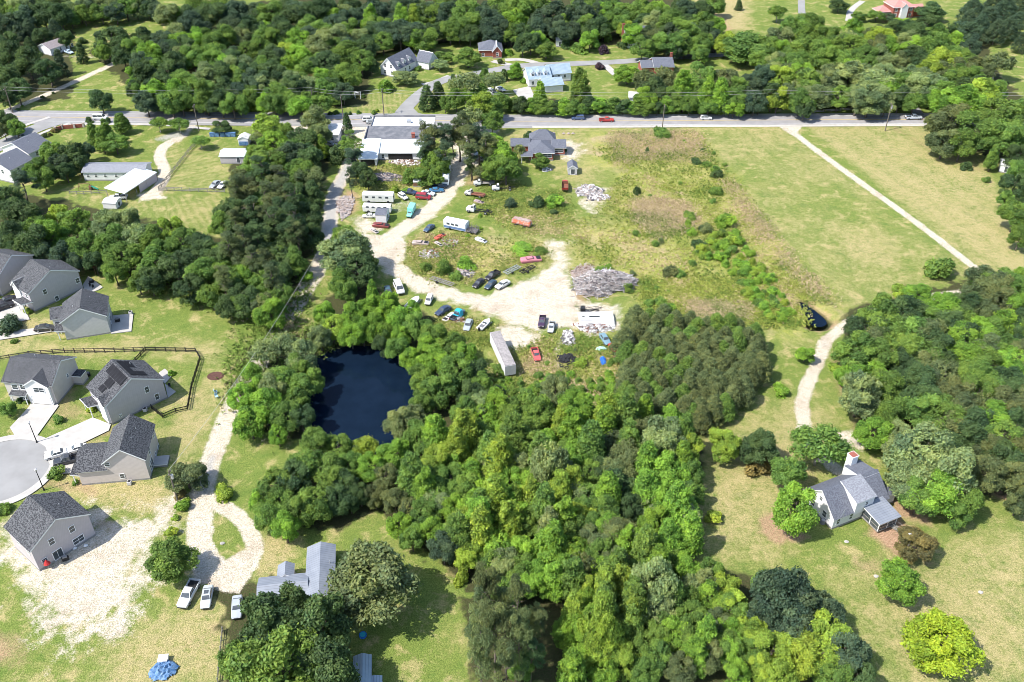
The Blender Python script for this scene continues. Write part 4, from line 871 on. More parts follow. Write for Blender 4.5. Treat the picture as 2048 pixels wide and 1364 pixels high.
wreck(958, 403, 20, 5, (.4, .3, .3), 'stripped brownish wreck right of the burnt motor home', .7); wreck(962, 480, 18, 7, (.70, .74, .80), 'white and blue wreck lying right in the loop weeds', .8)
wreck(1062, 520, 26, -3, (.55, .20, .24), 'long pinkish red wreck at the loop top right', 1.25); wreck(762, 451, 24, 2, (.20, .04, .04), 'dark maroon wreck below the storage hut', 1.05)
wreck(748, 461, 14, 8, (.5, .45, .42), 'crumpled grey wreck beside the maroon wreck', .7); wreck(877, 487, 10, 6, (.45, .40, .36), 'small crumpled pale wreck left of the loop scrap', .6); wreck(898, 634, -14, 10, (.55, .52, .50), 'open bed wreck below the navy car', .85)
# car under tarp
c_ = car('pickup', 915, 630, 12, -11, (.08, .12, .16), 'dark pickup partly covered with a cyan tarp', .9, gy)
t = MB(); random.seed(3); gsz = 7
P = [[Vector((1.1 - i * .36, -1.1 + j * .36, (1.86 if 0 < j < 6 and i < 4 else 1.0) + random.uniform(-.08, .05) - (.7 if j in (0, 6) else 0))) for j in range(gsz)] for i in range(gsz)]
for i in range(gsz - 1):
    for j in range(gsz - 1): t.quad(P[i][j], P[i + 1][j], P[i + 1][j + 1], P[i][j + 1], .02)
tp = t.build('tarp', M['tarp_cyan'], None, loc=c_.location + Vector((0, 0, .05))); tp.rotation_euler = c_.rotation_euler; tag(tp, 'cyan tarp draped over the dark pickup', 'tarp')
# flatbeds
def truck(px, py, dx, dy, col, label, bed, k=1.):
    r = car('truckcab', px, py, dx, dy, col, label, k, gy)
    if bed == 'flat': MB().box(-4.0, -1.15, 1.05, 1.2, 1.15, 1.2).box(1.0, -1.15, 1.2, 1.2, 1.15, 2.2).build('flatbed', M['grey_wood'], r)
    if bed == 'frame':
        m = MB().box(-4.2, -.55, .8, 1.4, -.4, 1.0).box(-4.2, .4, .8, 1.4, .55, 1.0)
        for x in (-4, -2.8, -1.4, 0): m.box(x, -.4, .82, x + .15, .4, .98)
        m.build('chassis', M['black'], r)
    if bed == 'dump': 
        m = MB().box(-4, -1.2, 1.1, 1.1, 1.2, 1.25).box(-4, -1.2, 1.25, 1.1, -1.1, 2.2).box(-4, 1.1, 1.25, 1.1, 1.2, 2.2).box(.95, -1.1, 1.25, 1.1, 1.1, 2.5).box(-4, -1.1, 1.25, -3.9, 1.1, 2.0)
        for z in (1.45, 1.75): 
            for y in (-.75, 0, .75): m.box(-4.04, y - .28, z, -4.0, y + .28, z + .2, 1)
        m.build('dump_body', [M['rust'], M['lamp_red']], r)
    if bed == 'box': MB().box(-4.1, -1.25, .95, 1.2, 1.25, 3.3).build('cargo_box', M['paint'], r).color = (*col, 1)
    if bed == 'tow':
        m = MB().box(-4, -1.1, .95, 1.1, 1.1, 1.15); m.cyl((.6, 0, 1.1), (-2.8, 0, 1.9), .12).cyl((.9, -.8, 1.1), (.9, .8, 1.9), .1); m.box(-3.6, -1, 1.15, -1.5, 1, 1.4)
        m.build('tow_bed', M['rust'], r)
    return r
truck(968, 367, -30, 1, WH, 'white cab truck with a long flat bed under the tree edge', 'flat', .85); truck(1006, 377, -40, 1, WH, 'white cab truck with a bare bed in the shade right of the first flatbed', 'frame', .9)
truck(950, 389, -30, -6, (.6, .55, .55), 'rusty tow truck with junk on its bed', 'tow', .85); truck(958, 422, -40, -6, WH, 'white cab chassis truck with a long bare frame', 'frame', 1.0)
truck(1130, 373, 0, -20, (.45, .05, .05), 'red dump truck parked beside the rubble', 'dump', .85)
t_ = truck(822, 425, -10, 20, (.22, .60, .54), 'teal cab truck facing the camera beside the white track', 'box', .72)
def coach(px, py, dx, dy, L, label, paint, name='motor_home', w=1.25, h=3.0, stripe=None, burnt=False, cat='motor home'):
    r = solo(name, label, cat, px, py, dx, dy, 1.2, gy if 'trailer' not in name else None)
    m = MB(); x0, x1 = -L / 2, L / 2 * (.35 if burnt else 1)
    m.loft([[(x, -w, .5), (x, -w, h - .2), (x, -w + .2, h), (x, w - .2, h), (x, w, h - .2), (x, w, .5)] for x in ((x1, x0) if not burnt else (x1, x0))][::-1]); o = m.build('body', M['paint'], r); o.color = (*paint, 1)
    o.data.update()
    for s in (-1, 1):
        wm = MB()
        for i in range(3 if burnt else 4):
            x = x0 + 1 + i * (x1 - x0 - 1.4) / 4; wm.box(x, s * w - .02, 1.7, x + .95, s * w + .02, 2.3)
        wm.build('side_windows', M['glass'], r)
    if stripe: MB().box(x0 + .05, -w - .02, .6, x1 - .05, w + .02, 1.3).build('stripe', M['paint'], r).color = (*stripe, 1)
    wm = MB().cyl((0, -.14, 0), (0, .14, 0), .45, n=12).mesh('wheel', M['rubber'], True)
    for x in (-L * .3, L * .33):
        for y in (-w + .12, w - .12): inst('wheel', wm, r, (x, y, .45))
    if not burnt:
        MB().box(L / 2 - .02, -w * .85, 1.6, L / 2 + .02, w * .85, 2.5).build('windscreen', M['glass'], r)
        MB().box(-1, -.4, h, 0, .4, h + .2).box(L * .25, -.3, h, L * .25 + .6, .3, h + .15).box(-L * .35, -.3, h, -L * .35 + .6, .3, h + .15).build('roof_vents', M['white_plastic'], r)
    else:
        m = MB(); m.box(x1, -w, .5, L / 2, w, .8); random.seed(8)
        for x in np.arange(x1 + .2, L / 2, .55): m.box(x, -w, .8, x + .08, -w + .08, random.uniform(1.4, 2.6)); m.box(x, w - .08, .8, x + .08, w, random.uniform(1.5, 2.9))
        for i in range(60):
            p = Vector((random.uniform(x1, L / 2), random.uniform(-w, w), random.uniform(.8, 1.9))); q = p + Vector((random.uniform(-.7, .7), random.uniform(-.7, .7), random.uniform(-.3, .4))); m.cyl(p, q, .05, n=4)
        m.build('burnt_frame', pm('charred', (.05, .045, .045), (.28, .26, .25), 4), r)
    return r
coach(757, 396, 1, .03, 9.6, 'long white motor home parked side on with a cab at its right end', WH)
coach(755, 416, 1, .04, 8.6, 'low white camper trailer in front of the long motor home', WH, 'camper_trailer', h=2.3)
coach(892, 352, -3, 20, 10.5, 'white bus parked end on beside the dirt drive', (.70, .74, .76), 'bus', cat='bus')
coach(923, 453, 30, 6, 10.4, 'blue and white motor home burnt out at its right end', (.72, .76, .80), stripe=(.12, .20, .36), burnt=True)
r = solo('tank_trailer', 'rusty orange red trailer standing alone in the grass', 'trailer', 1044, 446, 30, 7, .9)
MB().loft([[(x, -1.05, .8), (x, -1.15, 1.3), (x, -.8, 2.0), (x, .8, 2.0), (x, 1.15, 1.3), (x, 1.05, .8)] for x in (-2.9, 2.9)]).build('body', pm('faded_red', (.50, .13, .07), (.40, .30, .26), 1.6, lo=.45, hi=.6), r)
MB().box(-2.6, -.7, 2.0, 2.6, .7, 2.25).build('hatch_row', pm('greyed', (.40, .34, .31), (.3, .18, .14), 2), r)
wm = MB().cyl((0, -.12, 0), (0, .12, 0), .42, n=12).mesh('wheel', M['rubber'], True)
for x in (-1.6, 1.4):
    for y in (-.95, .95): inst('wheel', wm, r, (x, y, .42))
# box trailer by the pond
h = House('box_trailer', 'long white box trailer with a dirty grey roof beside the pond trees', 'trailer', (1010, 758), rz=0); d = at(980, 690) - at(1010, 758); h.root.rotation_euler.z = math.atan2(d.y, d.x) - R(90)
L_ = 13.9
MB().box(0, 0, .9, 2.6, L_, 3.7).build('body', pm('trailer_side', (.76, .77, .78), (.62, .63, .64), .7, .6, lines=('Y', .6, .1, .82)), h.root)
MB().box(.02, .02, 3.7, 2.58, L_ - .02, 3.78).build('roof', pm('trailer_roof', (.36, .33, .32), (.22, .20, .20), 3, lo=.4, hi=.6, lines=('Y', .6, .1, .8)), h.root)
for q in ((.03, -.05, .95, 1.27, 0, 3.65), (1.33, -.05, .95, 2.57, 0, 3.65)): MB().box(*q).build('rear_door', M['siding_light'], h.root)
for x in (.3, 2.3):
    for y in (2, 3.2): MB().cyl((x - .15, y, .45), (x + .15, y, .45), .45, n=12).build('wheel', M['rubber'], h.root)
MB().box(.2, .2, .7, 2.4, L_ - .2, .9).build('chassis', M['black'], h.root); MB().box(.6, L_ - 2.5, 0, .8, L_ - 2.3, .7).box(1.8, L_ - 2.5, 0, 2, L_ - 2.3, .7).build('landing_legs', M['black'], h.root)
# boats
def boat(px, py, dx, dy, L, label, col=WH):
    r = solo('boat', label, 'boat', px, py, dx, dy, .6); m = MB(); rings = []; n_ = 9
    for i in range(n_):
        t = i / (n_ - 1); x = -L / 2 + L * t; w = L * .19 * (1 if t < .5 else math.sqrt(max(.01, 1 - ((t - .5) / .5) ** 2.2))); zk = .35 + .25 * t ** 3
        rings.append([(x, -w, 1.0 + .15 * t), (x, -w * .8, zk + .15), (x, 0, zk), (x, w * .8, zk + .15), (x, w, 1.0 + .15 * t), (x, w * .8, 1.02 + .15 * t), (x, 0, 1.05 + .15 * t), (x, -w * .8, 1.02 + .15 * t)])
    m.loft(rings); o = m.build('hull', M['paint'], r, True); o.color = (*col, 1)
    MB().box(-L * .38, -L * .12, 1.06, -L * .05, L * .12, 1.10).build('cockpit', M['siding_dark'], r); MB().box(-L * .02, -L * .11, 1.1, L * .04, L * .11, 1.4).build('windscreen', M['glass'], r)
    MB().box(-L / 2 - .35, -.2, .5, -L / 2, .2, 1.35).build('outboard_motor', M['black'], r); MB().box(-L * .3, -L * .15, .05, L * .5, -L * .13, .4).box(-L * .3, L * .13, .05, L * .5, L * .15, .4).build('cradle', M['galv'], r)
boat(826, 606, 18, -17, 5.6, 'white boat half hidden by bushes at the yard edge'); boat(969, 650, 17, -16, 4.8, 'white open boat on the weeds near the silver sedan')
def ladder(name, px, py, dx, dy, L, w, label, mat, k=6, z=.7):
    r = solo(name, label, 'frame', px, py, dx, dy); m = MB().box(-L / 2, -w, z - .2, L / 2, -w + .15, z).box(-L / 2, w - .15, z - .2, L / 2, w, z); m.box(-L / 2, -.08, z - .15, L / 2, .08, z - .05); m.build('side_rails', mat, r); m2 = MB()
    for i in range(k): x = -L / 2 + .1 + i * (L - .3) / (k - 1); m2.box(x, -w + .15, z - .18, x + .14, w - .15, z - .03)
    m2.build('cross_members', mat, r); w_ = MB().cyl((0, -.1, 0), (0, .1, 0), .36, n=10).mesh('wheel', M['rubber'], True)
    for y in (-w - .12, w + .12): inst('wheel', w_, r, (-L * .15, y, .36))
ladder('boat_trailer', 884, 566, 42, 14, 7.2, .8, 'long pale frame trailer at the inner edge of the loop', M['grey_wood'], 9); ladder('truck_frame', 1024, 543, 32, -17, 5.4, .9, 'pale slatted metal frame beside the black frame', M['galv'], 6); ladder('truck_frame', 1055, 542, 30, -16, 5.0, .75, 'black truck frame at the right end of the vehicle row', M['black'], 4)
h = House('storage_hut', 'small white storage hut with a grey roof in the yard', 'shed', (752, 446), (773, 447)); h.block(0, 0, h.W, 4.4, 2.6, .8, 'x', M['siding_white'], M['shingle_slate'], ov=.15); h.win_at('E', (0, 2.2, 1.2), 1.6, 1.9, 'door')
h = House('hut', 'tiny pale hut with a white roof among bushes above the navy pickup', 'shed', (827, 374), (841, 374)); h.block(0, 0, h.W, 2.4, 1.6, .5, 'sn', M['brown_wood'], M['white_roof'], ov=.1)
# heaps
def heap(name, label, cat, px, py, rx, ry, hh, n_, mats, seed, kind='plank', z=0, stuff='debris'):
    """a mound covered with countless broken pieces: one thing, its loose pieces one stuff part"""
    rnd = random.Random(seed); p = at(px, py); r = tag(empty(name, p), label, cat)
    m = MB(); nr_, na = 7, 18
    ph = rnd.uniform(0, 6); wob = lambda a: 1 + .16 * math.sin(2 * a + ph) + .12 * math.sin(3 * a + 2 * ph) + .07 * math.sin(7 * a)
    hf = lambda x, y: hh * max(0, 1 - ((x / rx) ** 2 + (y / ry) ** 2) / wob(math.atan2(y, x)) ** 2) ** .7 * (.75 + .25 * math.sin(x * 1.7 + ph) * math.cos(y * 1.9))
    for j in range(nr_ - 1):
        for i in range(na):
            f = lambda jj, ii: (lambda a, q: (rx * q * math.cos(a), ry * q * math.sin(a), hf(rx * q * math.cos(a), ry * q * math.sin(a)) * .8 - .02))(2 * math.pi * ii / na, jj / (nr_ - 1) * wob(2 * math.pi * ii / na))
            m.add([f(j, i), f(j + 1, i), f(j + 1, i + 1), f(j, i + 1)], [(0, 1, 2, 3)])
    m.build('mound', mats[0], r); m = MB()
    for i in range(n_):
        a, q = rnd.uniform(0, 6.283), 0; q = math.sqrt(rnd.random()) * wob(a) * (.95 + .25 * rnd.random() ** 3); x, y = rx * q * math.cos(a), ry * q * math.sin(a); zz = hf(x, y) + rnd.uniform(-.05, .25)
        if kind == 'plank': s = (rnd.uniform(.5, 2.4), rnd.uniform(.05, .2), rnd.uniform(.03, .09))
        elif kind == 'block': s = (rnd.uniform(.2, .8), rnd.uniform(.2, .6), rnd.uniform(.12, .4))
        else: s = (rnd.uniform(.25, 1.2), rnd.uniform(.15, .7), .04)
        Mt = Matrix.Translation((x, y, zz)) @ Matrix.Rotation(rnd.uniform(0, 6.28), 4, 'Z') @ Matrix.Rotation(rnd.uniform(-.5, .5), 4, 'Y') @ Matrix.Rotation(rnd.uniform(-.5, .5), 4, 'X')
        m.box(-s[0] / 2, -s[1] / 2, -s[2] / 2, s[0] / 2, s[1] / 2, s[2] / 2, rnd.randrange(len(mats)), Mt)
    tag(m.build(stuff, mats, r), kind='stuff'); return r
gw, wt, tn = pm('grey_debris', (.42, .39, .38), (.30, .27, .26), 3), pm('white_debris', (.75, .74, .73), (.62, .61, .60), 2), pm('tan_debris', (.44, .36, .31), (.30, .23, .20), 3)
dk = pm('dark_debris', (.08, .08, .09), (.14, .13, .14), 3)
heap('brush_pile', 'large grey brown pile of broken timber and brush', 'pile', 1206, 569, 7.4, 6.2, 3.4, 2300, [gw, gw, gw, tn, dk, M['pink_stone'], gw, wt], 1)
heap('brush_pile', 'small tangle of brown brush left of the large timber pile', 'pile', 1166, 545, 3.4, 3.4, .9, 260, [tn, tn, gw, M['brown_wood']], 2)
heap('rubble_pile', 'pale grey concrete rubble beside the red dump truck', 'pile', 1178, 382, 3.8, 4.2, .9, 460, [gw, gw, wt, dk, tn], 3, 'block'); heap('rubble_pile', 'lower spread of pale rubble right of the dump truck', 'pile', 1197, 395, 3.2, 2.4, .5, 240, [gw, wt, dk, tn], 4, 'block')
heap('scrap_pile', 'white wreckage spilled in front of the collapsed mobile home', 'pile', 1188, 655, 4.8, 2.0, .7, 420, [wt, wt, gw, gw, dk, M['rust']], 5, 'panel'); heap('scrap_pile', 'small heap of grey scrap above the tyre pile', 'pile', 1136, 677, 1.7, 2.6, .8, 190, [gw, wt, dk, gw], 6, 'panel')
heap('scrap_pile', 'dark tangled junk under the pine behind the motor home', 'pile', 765, 356, 6.2, 3.4, .9, 520, [dk, dk, gw, dk, tn], 7, 'block'); heap('scrap_pile', 'pale junk in the weeds inside the yard loop', 'pile', 858, 508, 2.4, 3.0, .3, 120, [gw, dk, tn, M['rust'], wt, gw], 8, 'panel')
heap('scrap_pile', 'pinkish stones and scrap beside the paved lane', 'pile', 690, 412, 2.6, 7.5, .4, 320, [M['pink_stone'], gw, tn], 9, 'block'); heap('scrap_pile', 'pale scrap spread in the middle of the loop weeds', 'pile', 900, 485, 2.6, 2.2, .25, 80, [gw, tn, dk, M['rust'], gw], 10, 'panel')
heap('scrap_pile', 'grey tangle of metal between bushes inside the loop', 'pile', 932, 546, 2.4, 2.2, .6, 120, [gw, dk, tn], 11, 'panel'); heap('scrap_pile', 'brown scrap strewn before the roadside building', 'pile', 812, 326, 5, 2.4, .3, 170, [tn, M['brown_wood'], wt], 12, 'block')
heap('scrap_pile', 'dark parts beside the lone silver sedan', 'pile', 918, 642, 1.6, 1.4, .7, 60, [dk, gw, M['brown_wood']], 13, 'block'); heap('scrap_pile', 'scattered junk behind the bungalow near the small table', 'pile', 1094, 340, 1.6, 1.4, .4, 40, [wt, gw, dk], 14, 'block')
# collapsed mobile home
r = tag(empty('collapsed_mobile_home', at(1190, 640), R(1)), 'collapsed white mobile home shell beside the pine block', 'mobile home')
m = MB(); m.box(-4.2, -1.6, .9, 4.6, 2.2, 1.05); m.quad((-4.2, -1.8, .95), (4.6, -1.8, 1.1), (4.6, -3.2, .15), (-4.2, -3.4, .1), .06); m.box(4.4, -1.6, 0, 4.6, 2.2, .9); m.box(-4.2, 2.1, 0, 4.6, 2.2, .9); m.build('roof_panel', wt, r)
MB().box(-1.6, -.2, 1.05, 1.2, .35, 1.09).box(-3.4, -.1, 1.05, -2.6, .2, 1.09).build('roof_hole', M['black'], r)
m = MB(); rnd = random.Random(4)
for i in range(46): p = Vector((rnd.uniform(-3.6, 1.6), rnd.uniform(2.8, 4.6), rnd.uniform(.1, 1.4))); m.cyl(p, p + Vector((rnd.uniform(-1.6, 1.6), rnd.uniform(-.5, .5), rnd.uniform(-.3, .5))), .06, n=4)
m.box(-3.4, 3, 0, -2.2, 4.4, 1.5); m.build('bent_frame', M['black'], r)
# tyres
r = tag(empty('tyre_pile', at(1133, 720)), 'heap of black tyres in the weeds', 'pile'); rnd = random.Random(9)
def torus(R0, r0, n=12, k=6):
    m = MB()
    for i in range(n):
        for j in range(k):
            f = lambda a, b: ((R0 + r0 * math.cos(b)) * math.cos(a), (R0 + r0 * math.cos(b)) * math.sin(a), r0 * math.sin(b) * 1.1)
            A0, A1, B0, B1 = 2 * math.pi * i / n, 2 * math.pi * (i + 1) / n, 2 * math.pi * j / k, 2 * math.pi * (j + 1) / k
            m.add([f(A0, B0), f(A1, B0), f(A1, B1), f(A0, B1)], [(0, 1, 2, 3)])
    return m.mesh('tyre', M['rubber'], True)
ty = torus(.32, .14)
for i in range(90):
    a, q = rnd.uniform(0, 6.28), math.sqrt(rnd.random()); x, y = 2.3 * q * math.cos(a), 2.0 * q * math.sin(a); o = inst('tyre', ty, r, (x, y, .15 + rnd.random() * 1.0 * max(0, 1 - q * q))); o.rotation_euler = (rnd.uniform(-.7, .7), rnd.uniform(-.7, .7), 0)
for p, l in (((1123, 733), 'loose tyre lying left of another below the tyre heap'), ((1133, 737), 'loose tyre lying lowest, right of another below the tyre heap')):
    o = inst('tyre', ty, None, at(*p) + Vector((0, 0, .2))); tag(o, l, 'tyre'); o.scale = (1.25,) * 3
ty2 = torus(.30, .13)
# tarps and small things
def crumple(name, label, px, py, rx, ry, hh, mat, seed, cat='tarp'):
    rnd = random.Random(seed); m = MB(); n_ = 12; P = []
    for i in range(n_ + 1):
        row = []
        for j in range(n_ + 1):
            u, v = i / n_ * 2 - 1, j / n_ * 2 - 1; d = max(0, 1 - (u * u + v * v) * .75); row.append(Vector((u * rx * (1 + rnd.uniform(-.09, .09) + .18 * v * u), v * ry * (1 + rnd.uniform(-.09, .09) - .15 * u), .05 + hh * d * rnd.uniform(.55, 1.1))))
        P.append(row)
    for i in range(n_):
        for j in range(n_):
            if (abs(i - 5.5) + abs(j - 5.5)) < 9: m.add([P[i][j], P[i + 1][j], P[i + 1][j + 1], P[i][j + 1]], [(0, 1, 2, 3)])
    return tag(m.build(name, mat, loc=at(px, py)), label, cat)
crumple('tarp', 'crumpled blue tarp over a heap at the bottom left', 328, 1341, 2.1, 1.9, 1.1, M['tarp_blue'], 1); crumple('tarp', 'bright blue tarp in a bush below the pine block edge', 1206, 722, .8, 1.7, .8, M['blue_plastic'], 2); crumple('tarp', 'pale turquoise sheet beside the bright red car', 1203, 698, 1.3, .8, .6, pm('pale_turquoise', (.45, .66, .60), (.34, .55, .50), 2), 3)
def lidbox(name, label, px, py, s, col, rz=0):
    r = tag(empty(name, at(px, py), rz), label, 'box'); MB().box(-s[0] / 2, -s[1] / 2, 0, s[0] / 2, s[1] / 2, s[2]).build('body', col, r); MB().box(-s[0] / 2 - .05, -s[1] / 2 - .05, s[2], s[0] / 2 + .05, s[1] / 2 + .05, s[2] + .1).build('lid', col, r)
lidbox('storage_box', 'white lidded box touching the crumpled blue tarp', 328, 1322, (1.5, 1.3, .8), M['white_plastic'], .1)
r = tag(empty('wading_pool', at(726, 1272)), 'small round blue pool under the olive tree', 'pool'); MB().cyl((0, 0, 0), (0, 0, .42), .62, .66, 24).build('basin', M['blue_plastic'], r); MB().cyl((0, 0, .40), (0, 0, .43), .5, n=20).build('water', M['tarp_cyan'], r)
r = tag(empty('air_conditioner', at(1645, 1046)), 'round dark air conditioner at the corner of the white farmhouse', 'air conditioner'); MB().cyl((0, 0, 0), (0, 0, .9), .5, n=14).build('casing', M['siding_dark'], r); MB().cyl((0, 0, .9), (0, 0, .95), .34, n=14).build('fan_guard', M['galv'], r)
for p, l in (((260, 968), 'round air conditioner by the beige house wall'), ((291, 822), 'grey air conditioner below the solar panel house'), ((262, 628), 'small air conditioner behind the house with blank siding')):
    r = tag(empty('air_conditioner', at(*p)), l, 'air conditioner'); MB().box(-.4, -.4, 0, .4, .4, .8).build('casing', M['siding_light'], r); MB().cyl((0, 0, .8), (0, 0, .84), .32, n=14).build('fan_guard', M['black'], r)
r = tag(empty('garden_arbour', at(716, 197)), 'white garden arbour on the lawn across the road', 'arbour')
for x in (-1.1, 1.0):
    for y in (-.6, .6): MB().box(x, y, 0, x + .12, y + .12, 2.3).build('post', M['trim'], r)
m = MB(); [m.box(-1.3 + i * .45, -.8, 2.3, -1.2 + i * .45, .9, 2.45) for i in range(6)]; m.build('roof_slats', M['trim'], r)
r = tag(empty('playset', at(171, 379)), 'small playset with a green slide behind the mobile home', 'playset')
m = MB(); [m.cyl((x, y, 0), (x * .8, 0, 2.1), .06) for x in (-2, 2) for y in (-.8, .8)]; m.cyl((-1.6, 0, 2.1), (1.6, 0, 2.1), .06); m.build('swing_frame', M['brown_wood'], r)
MB().quad((2, -.4, 1.3), (2, .4, 1.3), (4, .4, .1), (4, -.4, .1), .06).build('slide', pm('green_plastic', (.05, .35, .22)), r); MB().box(1.4, -.5, 0, 2.2, .5, 1.3).build('platform', M['brown_wood'], r); m = MB(); [m.box(x, -.2, .5, x + .5, .2, .55) for x in (-.9, .2)]; m.build('swing_seat', M['black'], r)
def chair(px, py, rz, label, mat, group=None, s=1.):
    r = tag(empty('garden_chair', at(px, py) + Vector((0, 0, .17 if group else 0)), rz), label, 'chair', group); MB().box(-.25, -.25, .38, .25, .25, .44).build('seat', mat, r); MB().box(-.25, .22, .44, .25, .28, .95).build('backrest', mat, r)
    for x in (-.22, .18):
        for y in (-.22, .2): MB().box(x, y, 0, x + .04, y + .04, .38).build('leg', mat, r)
    r.scale = (s,) * 3
pb = pm('powder_blue', (.35, .52, .62)); rdp = pm('red_plastic', (.50, .04, .04))
chair(432, 786, 2.2, 'powder blue garden chair nearest the small table by the lane', pb, s=1.3); chair(434, 796, .6, 'powder blue garden chair below the other by the lane', pb, s=1.3)
for p, l in (((181, 552 + 22), 'black chair on the patio of the pergola house, left of its table'), ((187, 577), 'black chair on the patio of the pergola house, right of its table'), ((340, 775), 'black chair on the triangular patio of the solar panel house')): chair(*p, .4, l, M['black'], 'patio chairs behind the estate houses')
def grill(px, py, label, z=.17):
    r = tag(empty('barbecue', at(px, py) + Vector((0, 0, z)), .4), label, 'barbecue'); MB().box(-.6, -.3, .1, .6, .3, .8).build('cabinet', M['black'], r); MB().loft([[(x, -.3, .8), (x, -.25, 1.1), (x, .1, 1.2), (x, .3, .8)] for x in (-.4, .4)]).build('lid', M['siding_dark'], r); MB().cyl((-.5, -.2, .08), (.5, -.2, .08), .09).build('wheel', M['rubber'], r)
grill(236, 644, 'black barbecue on the square concrete patio'); grill(184, 566, 'black barbecue on the angled patio near the pergola'); grill(132, 1120, 'black barbecue against the sandy side of the lower left house', 0); grill(176, 752, 'dark barbecue between the white fronted and solar panel houses', 0)
r = tag(empty('parasol', at(98, 1136)), 'closed red parasol beside the lower left house', 'parasol'); MB().cyl((0, 0, 0), (0, 0, 2.1), .03).build('pole', M['galv'], r); MB().cyl((0, 0, 1.2), (0, 0, 2.2), .62, .05, 10).build('canopy', rdp, r)
for p, l in (((150, 1097), 'white plastic bin bag right of the patio door of the lower left house'), ((172, 1092), 'small white bag by the corner of the lower left house')): crumple('rubbish_bag', l, *p, .4, .35, .45, M['white_plastic'], 5, 'bag')
mb_ = sheet_poly('mulch_bed', [(at(431, 752).x + 1.9 * math.cos(t), at(431, 752).y + 1.6 * math.sin(t)) for t in np.linspace(0, 6.28, 28)[:-1]], .06, M['mulch'], th=.06)
for i, (x, y) in enumerate(((425, 272), (435, 272), (446, 272), (457, 272), (467, 272))):
    r = tag(empty('blue_bin', at(x, y)), 'blue storage bin in the row beside the fenced lawn', 'bin', 'row of blue bins'); MB().box(-.8, -.6, 0, .8, .6, 1.2).build('body', M['tarp_blue'], r); MB().box(-.85, -.65, 1.2, .85, .65, 1.3).build('lid', M['tarp_blue'], r)
# ---- poles, lamps, wires
def lamp(px0, py0, px1, py1, label):
    b = at(px0, py0); Hh = 5.; r = tag(empty('street_lamp', b), label, 'street lamp')
    MB().cyl((0, 0, 0), (0, 0, 5.2), .11, .07).cyl((0, 0, 0), (0, 0, .5), .2, .16).build('pole', M['black'], r); MB().cyl((0, 0, 5.2), (0, 0, 5.65), .16, .30, 8).cyl((0, 0, 5.65), (0, 0, 5.85), .32, .08, 8).build('lantern', M['siding_light'], r)
lamp(88, 980, 71, 941, 'street lamp with a pale lantern on the lower kerb of the cul-de-sac'); lamp(74, 885, 67, 866, 'street lamp between the two concrete drives at the cul-de-sac')
TOPS = []
def pole(px, py, Hh, label, arm=1.2, tr=False):
    b = at(px, py); r = tag(empty('utility_pole', b), label, 'utility pole', None); MB().cyl((0, 0, 0), (0, 0, Hh), .19, .13, 8).build('pole', M['pole_wood'], r)
    if arm: MB().box(-.06, -arm, Hh - .8, .06, arm, Hh - .66).build('crossarm', M['pole_wood'], r)
    ins = MB(); [ins.cyl((0, y, Hh - .66), (0, y, Hh - .4), .06, n=6) for y in ((-arm * .9, 0, arm * .9) if arm else (0,))]; ins.build('insulators', M['galv'], r)
    if tr: MB().cyl((.35, 0, Hh - 2.2), (.35, 0, Hh - 1.2), .28, n=10).build('transformer', M['galv'], r)
    TOPS.append(b + Vector((0, 0, Hh))); return b
pole(26, 226, 10, 'utility pole at the far left beside the farm track'); pole(398, 262, 10, 'utility pole on the south verge near the curved farm drive'); pole(687, 243, 10, 'utility pole by the small cedar and the road'); pole(768, 230, 10, 'utility pole on the striped lawn by the side road')
pole(1324, 262, 10, 'utility pole in front of the weedy field bush', .9); pole(1770, 262, 10.5, 'leaning utility pole in the right mown field', 1.1, True); pole(628, 222, 9, 'utility pole with a round light in front of the dark wood', 0)
pole(356, 1003, 8.5, 'utility pole with a transformer by the red bush and gravel lane', .7, True)
def wire(a, b, sag, label):
    m = MB(); P = [a.lerp(b, t) - Vector((0, 0, sag * 4 * t * (1 - t))) for t in np.linspace(0, 1, 14)]; m.tube(P, .028, 4); tag(m.build('power_line', M['siding_light']), label, 'cable')
far = [TOPS[0] + Vector((-160, 0, 0)), TOPS[0], TOPS[6], TOPS[3], at(1030, 232) + Vector((0, 0, 10)), at(1530, 232) + Vector((0, 0, 10)), at(2200, 232) + Vector((0, 0, 10))]
nm = ['left of the far left pole', 'from the far left pole to the round light pole', 'over the striped lawn', 'over the side road mouth', 'along the roadside hedge', 'over the trees at the right']
for i, (a, b) in enumerate(zip(far, far[1:])):
    for dz, t in ((0, 'upper'), (-1.2, 'lower')): wire(a + Vector((0, 0, dz)), b + Vector((0, 0, dz)), 1.2, t + ' power cable ' + nm[i])
wire(TOPS[7], at(640, 560) + Vector((0, 0, 8)), 2, 'long cable from the transformer pole along the gravel lane')
r = tag(empty('lamp_mast', at(1806, 1113)), 'tall curved white lamp mast beside the reddish tree', 'lamp mast')
MB().tube([Vector(v) for v in ((0, 0, 0), (.1, 0, 2), (.35, .1, 4), (.5, .1, 5.2), (.2, .1, 5.9), (-.2, 0, 6.1))], [.16, .15, .13, .12, .12, .13], 8).build('mast', M['bark_pale'], r); MB().box(-.5, -.12, 6.0, -.1, .12, 6.16).build('lamp_head', M['white_plastic'], r)
for p, l in (((1693, 1084), 'white stone on the grass left of the porch steps'), ((1752, 1153), 'pale stone on the lawn left of the rounded dark tree'), ((1961, 1185), 'pale stone on the open lawn at the far right'), ((445, 1087), 'pale stone on the grass island of the gravel loop')):
    crumple('stone', l, *p, .45, .35, .3, M['concrete'], 7, 'stone')
for i, (x, y) in enumerate(((1097, 267), (1107, 267), (1127, 268), (1137, 268), (1146, 268))): crumple('boulder', 'boulder in the row on the verge behind the bungalow', x, y, .6, .4, .6, M['pink_stone'], 8 + i, 'boulder')['group'] = 'boulders on the verge'
